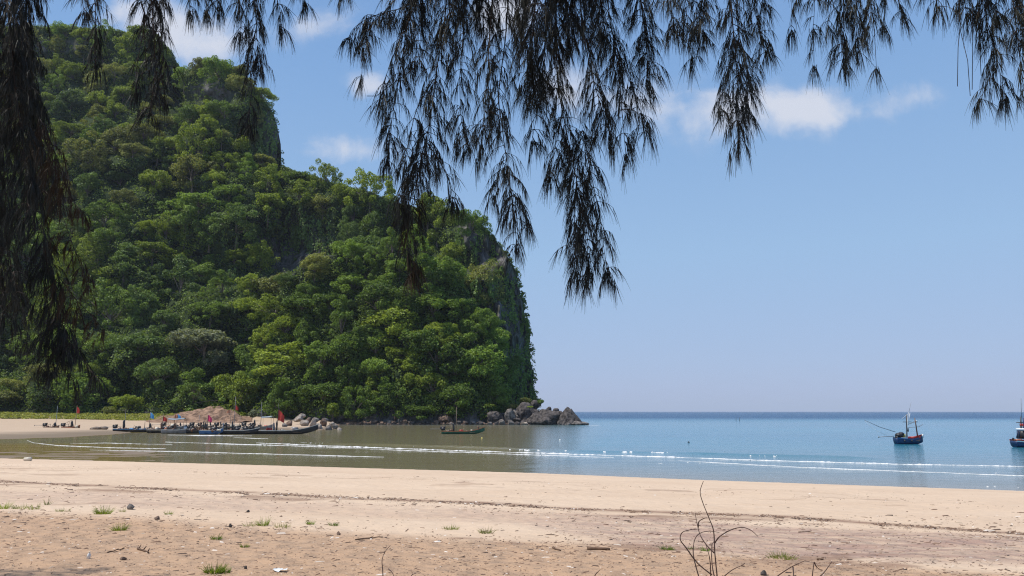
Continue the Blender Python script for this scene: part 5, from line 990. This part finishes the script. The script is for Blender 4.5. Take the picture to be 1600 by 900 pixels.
# bare twiggy shrub and other twigs at the bottom edge
def stems(name, label, cat, base, lines, Yd, r0=.0060):
    q = P(base[0], base[1], Yd); q[2] = float(landz(q[0], q[1])) - .03; root = thing(name, label, cat, tuple(q))
    for k, ln in enumerate(lines):
        a = np.array(ln, float); t = np.linspace(0, len(a) - 1, (len(a) - 1) * 5 + 1); i = np.clip(t.astype(int), 0, len(a) - 2); f = t - i
        p0 = a[np.clip(i - 1, 0, len(a) - 1)]; p1 = a[i]; p2 = a[i + 1]; p3 = a[np.clip(i + 2, 0, len(a) - 1)]; f = f[:, None]
        c = .5 * (2 * p1 + (p2 - p0) * f + (2 * p0 - 5 * p1 + 4 * p2 - p3) * f ** 2 + (3 * p1 - p0 - 3 * p2 + p3) * f ** 3)
        g = np.random.default_rng(k + int(base[0])); Yv = Yd + np.linspace(0, g.uniform(-.25, .25), len(c)); w3 = P(c[:, 0], c[:, 1], Yv)
        MB().tube(w3 - q, np.linspace(r0, r0 * .4, len(c)) * (1 + .18 * g.random(len(c))), 6).build('stem', STEMM, root, True)
STEMM = mat('stem_bark', (.085, .052, .042), .9, .3, 12)
stems('bare_shrub', 'bare twiggy shrub with looping brown stems at the bottom right', 'shrub', (1120, 915), [
    [(1122, 915), (1117, 865), (1115, 830), (1108, 810), (1098, 785), (1094, 768), (1099, 752)], [(1117, 848), (1125, 838), (1142, 828), (1160, 824), (1174, 829), (1184, 838)], [(1116, 864), (1105, 853), (1095, 838), (1090, 822), (1086, 801)],
    [(1091, 824), (1092, 815), (1100, 810), (1105, 809)], [(1112, 898), (1090, 880), (1072, 856), (1063, 843), (1066, 832), (1078, 828), (1090, 827)], [(1096, 915), (1086, 880), (1083, 860), (1086, 842), (1094, 833), (1108, 830), (1124, 832)],
    [(1111, 915), (1110, 885), (1108, 868), (1103, 852)], [(1119, 912), (1113, 885), (1112, 855), (1116, 845)]], 7.4)
stems('broken_twigs', 'broken leaning twigs poking up right of the bare looping shrub', 'twigs', (1215, 915), [[(1208, 905), (1225, 893), (1240, 884), (1256, 877)], [(1239, 886), (1240, 902), (1238, 915)], [(1268, 915), (1270, 893), (1272, 878)], [(1272, 878), (1276, 886), (1282, 890)], [(1276, 905), (1288, 894), (1300, 877)]], 7.5, .006)
stems('dead_stem', 'single thin curved stem rising from the bottom edge left of the middle', 'twigs', (599, 915), [[(599, 915), (598, 892), (597, 875), (602, 862), (610, 852)], [(607, 889), (613, 895), (617, 905)], [(640, 905), (644, 898), (650, 896)]], 7.4, .005)
stems('fallen_twig', 'low twig at the bottom between the curved stem and the bare shrub', 'twigs', (930, 915), [[(926, 908), (931, 897), (938, 890)]], 7.5, .005)
stems('fallen_twig', 'forked twig lying at the left foot of the bare shrub', 'twigs', (1130, 905), [[(1132, 900), (1145, 890), (1158, 884), (1164, 880)], [(1158, 884), (1165, 886)]], 7.6, .005)
# small natural litter, far too many pieces to count
def litter():
    VV = {3: [], 4: []}; V = []; FT = []; nv = 0; n = 22000
    px = rng.uniform(-60, 1660, n); r = rng.random(n)
    wl = np.interp(px, [-200, 0, 130, 400, 600, 800, 900, 1200, 1600], [744, 752, 759, 771, 780, 790, 796, 807, 834])
    up = np.interp(px, [-200, 0, 350, 835, 1100, 1600], [724, 728, 738, 754, 770, 788])
    dirtl = np.interp(px, [-200, 0, 200, 400, 600, 800, 1000, 1200, 1600], [796, 799, 806, 822, 836, 848, 856, 872, 900])
    py = np.where(r < .26, wl + rng.normal(0, 1.2, n), np.where(r < .31, wl + 8 + rng.normal(0, 4, n), np.where(r < .36, up + rng.normal(0, 3.0, n), np.where(r < .48, dirtl + rng.normal(0, 9, n), np.where(r < .56, rng.uniform(760, 860, n), 0)))))
    rest = r >= .56; py[rest] = rng.uniform(0, 1, rest.sum()) ** .8 * (925 - dirtl[rest]) + dirtl[rest]
    rr = (r > .48) & (px > 850) & (rng.random(n) < .45); py[rr] = rng.uniform(805, 885, rr.sum())
    edge = np.interp(px, EDGE_X, EDGE_Y) + 4; k = (py > edge) & (fbm(np.stack([px * .03, py * .12], -1), 3, 501) > -.22 - .3 * (r > .56)); px, py, r = px[k], py[k], r[k]
    q = ground_at(px, py); m = len(q); s = np.minimum(np.exp(rng.normal(math.log(.0052), .5, m)), .016) * np.clip(q[:, 1] / 9, .9, 1.9); el = np.where(rng.random(m) < .5, rng.uniform(2.0, 4.5, m), rng.uniform(1, 1.8, m)); az = rng.normal(0, 1.0, m)
    base = np.array([(-1, -.5, -.3), (1, -.45, -.3), (.9, .5, -.3), (-1, .55, -.3), (-.5, -.1, .6), (.6, .1, .75)]); fq = np.array([(0, 1, 5), (0, 5, 4), (1, 2, 5), (2, 3, 4), (2, 4, 5), (3, 0, 4)])
    v = base[None] * (1 + rng.uniform(-.3, .3, (m, 6, 3))) * s[:, None, None]; v[:, :, 0] *= el[:, None]; v[:, :, 1] *= .9; v[:, :, 2] *= .9
    ca, sa = np.cos(az)[:, None], np.sin(az)[:, None]; x = v[..., 0] * ca - v[..., 1] * sa; y = v[..., 0] * sa + v[..., 1] * ca; v = np.stack([x, y, v[..., 2]], -1) + q[:, None]
    f = fq[None] + (np.arange(m) * 6)[:, None, None]
    mm = bpy.data.materials.new('litter'); mm.use_nodes = True; n_ = mm.node_tree; b = n_.nodes['Principled BSDF']; b.inputs['Roughness'].default_value = .9
    g = N(n_, 'ShaderNodeNewGeometry'); L(n_, RAMP(n_, g.outputs['Random Per Island'], [(0, (.035, .024, .02)), (.45, (.12, .065, .04)), (.80, (.20, .13, .085)), (.93, (.32, .24, .17)), (.97, (.65, .6, .55))]), b.inputs['Base Color'])
    tag(link('litter', mesh('litter', v.reshape(-1, 3), f.reshape(-1, 3)), mm), 'scattered bark, leaf and shell bits in lines along the beach', None, None, 'stuff')
litter()

# ------------------------------------------------------------------ air
hz = MB(); hz.box((0, 14000, 119), (60000, 30000, 242)); hm = bpy.data.materials.new('haze'); hm.use_nodes = True; n = hm.node_tree; n.nodes.clear()
o_ = N(n, 'ShaderNodeOutputMaterial'); pv = N(n, 'ShaderNodeVolumePrincipled'); pv.inputs['Color'].default_value = (.80, .88, 1, 1); pv.inputs['Density'].default_value = .00007; L(n, pv.outputs[0], o_.inputs['Volume'])
tag(hz.build('haze', hm), 'thin bluish sea haze', None, None, 'stuff')
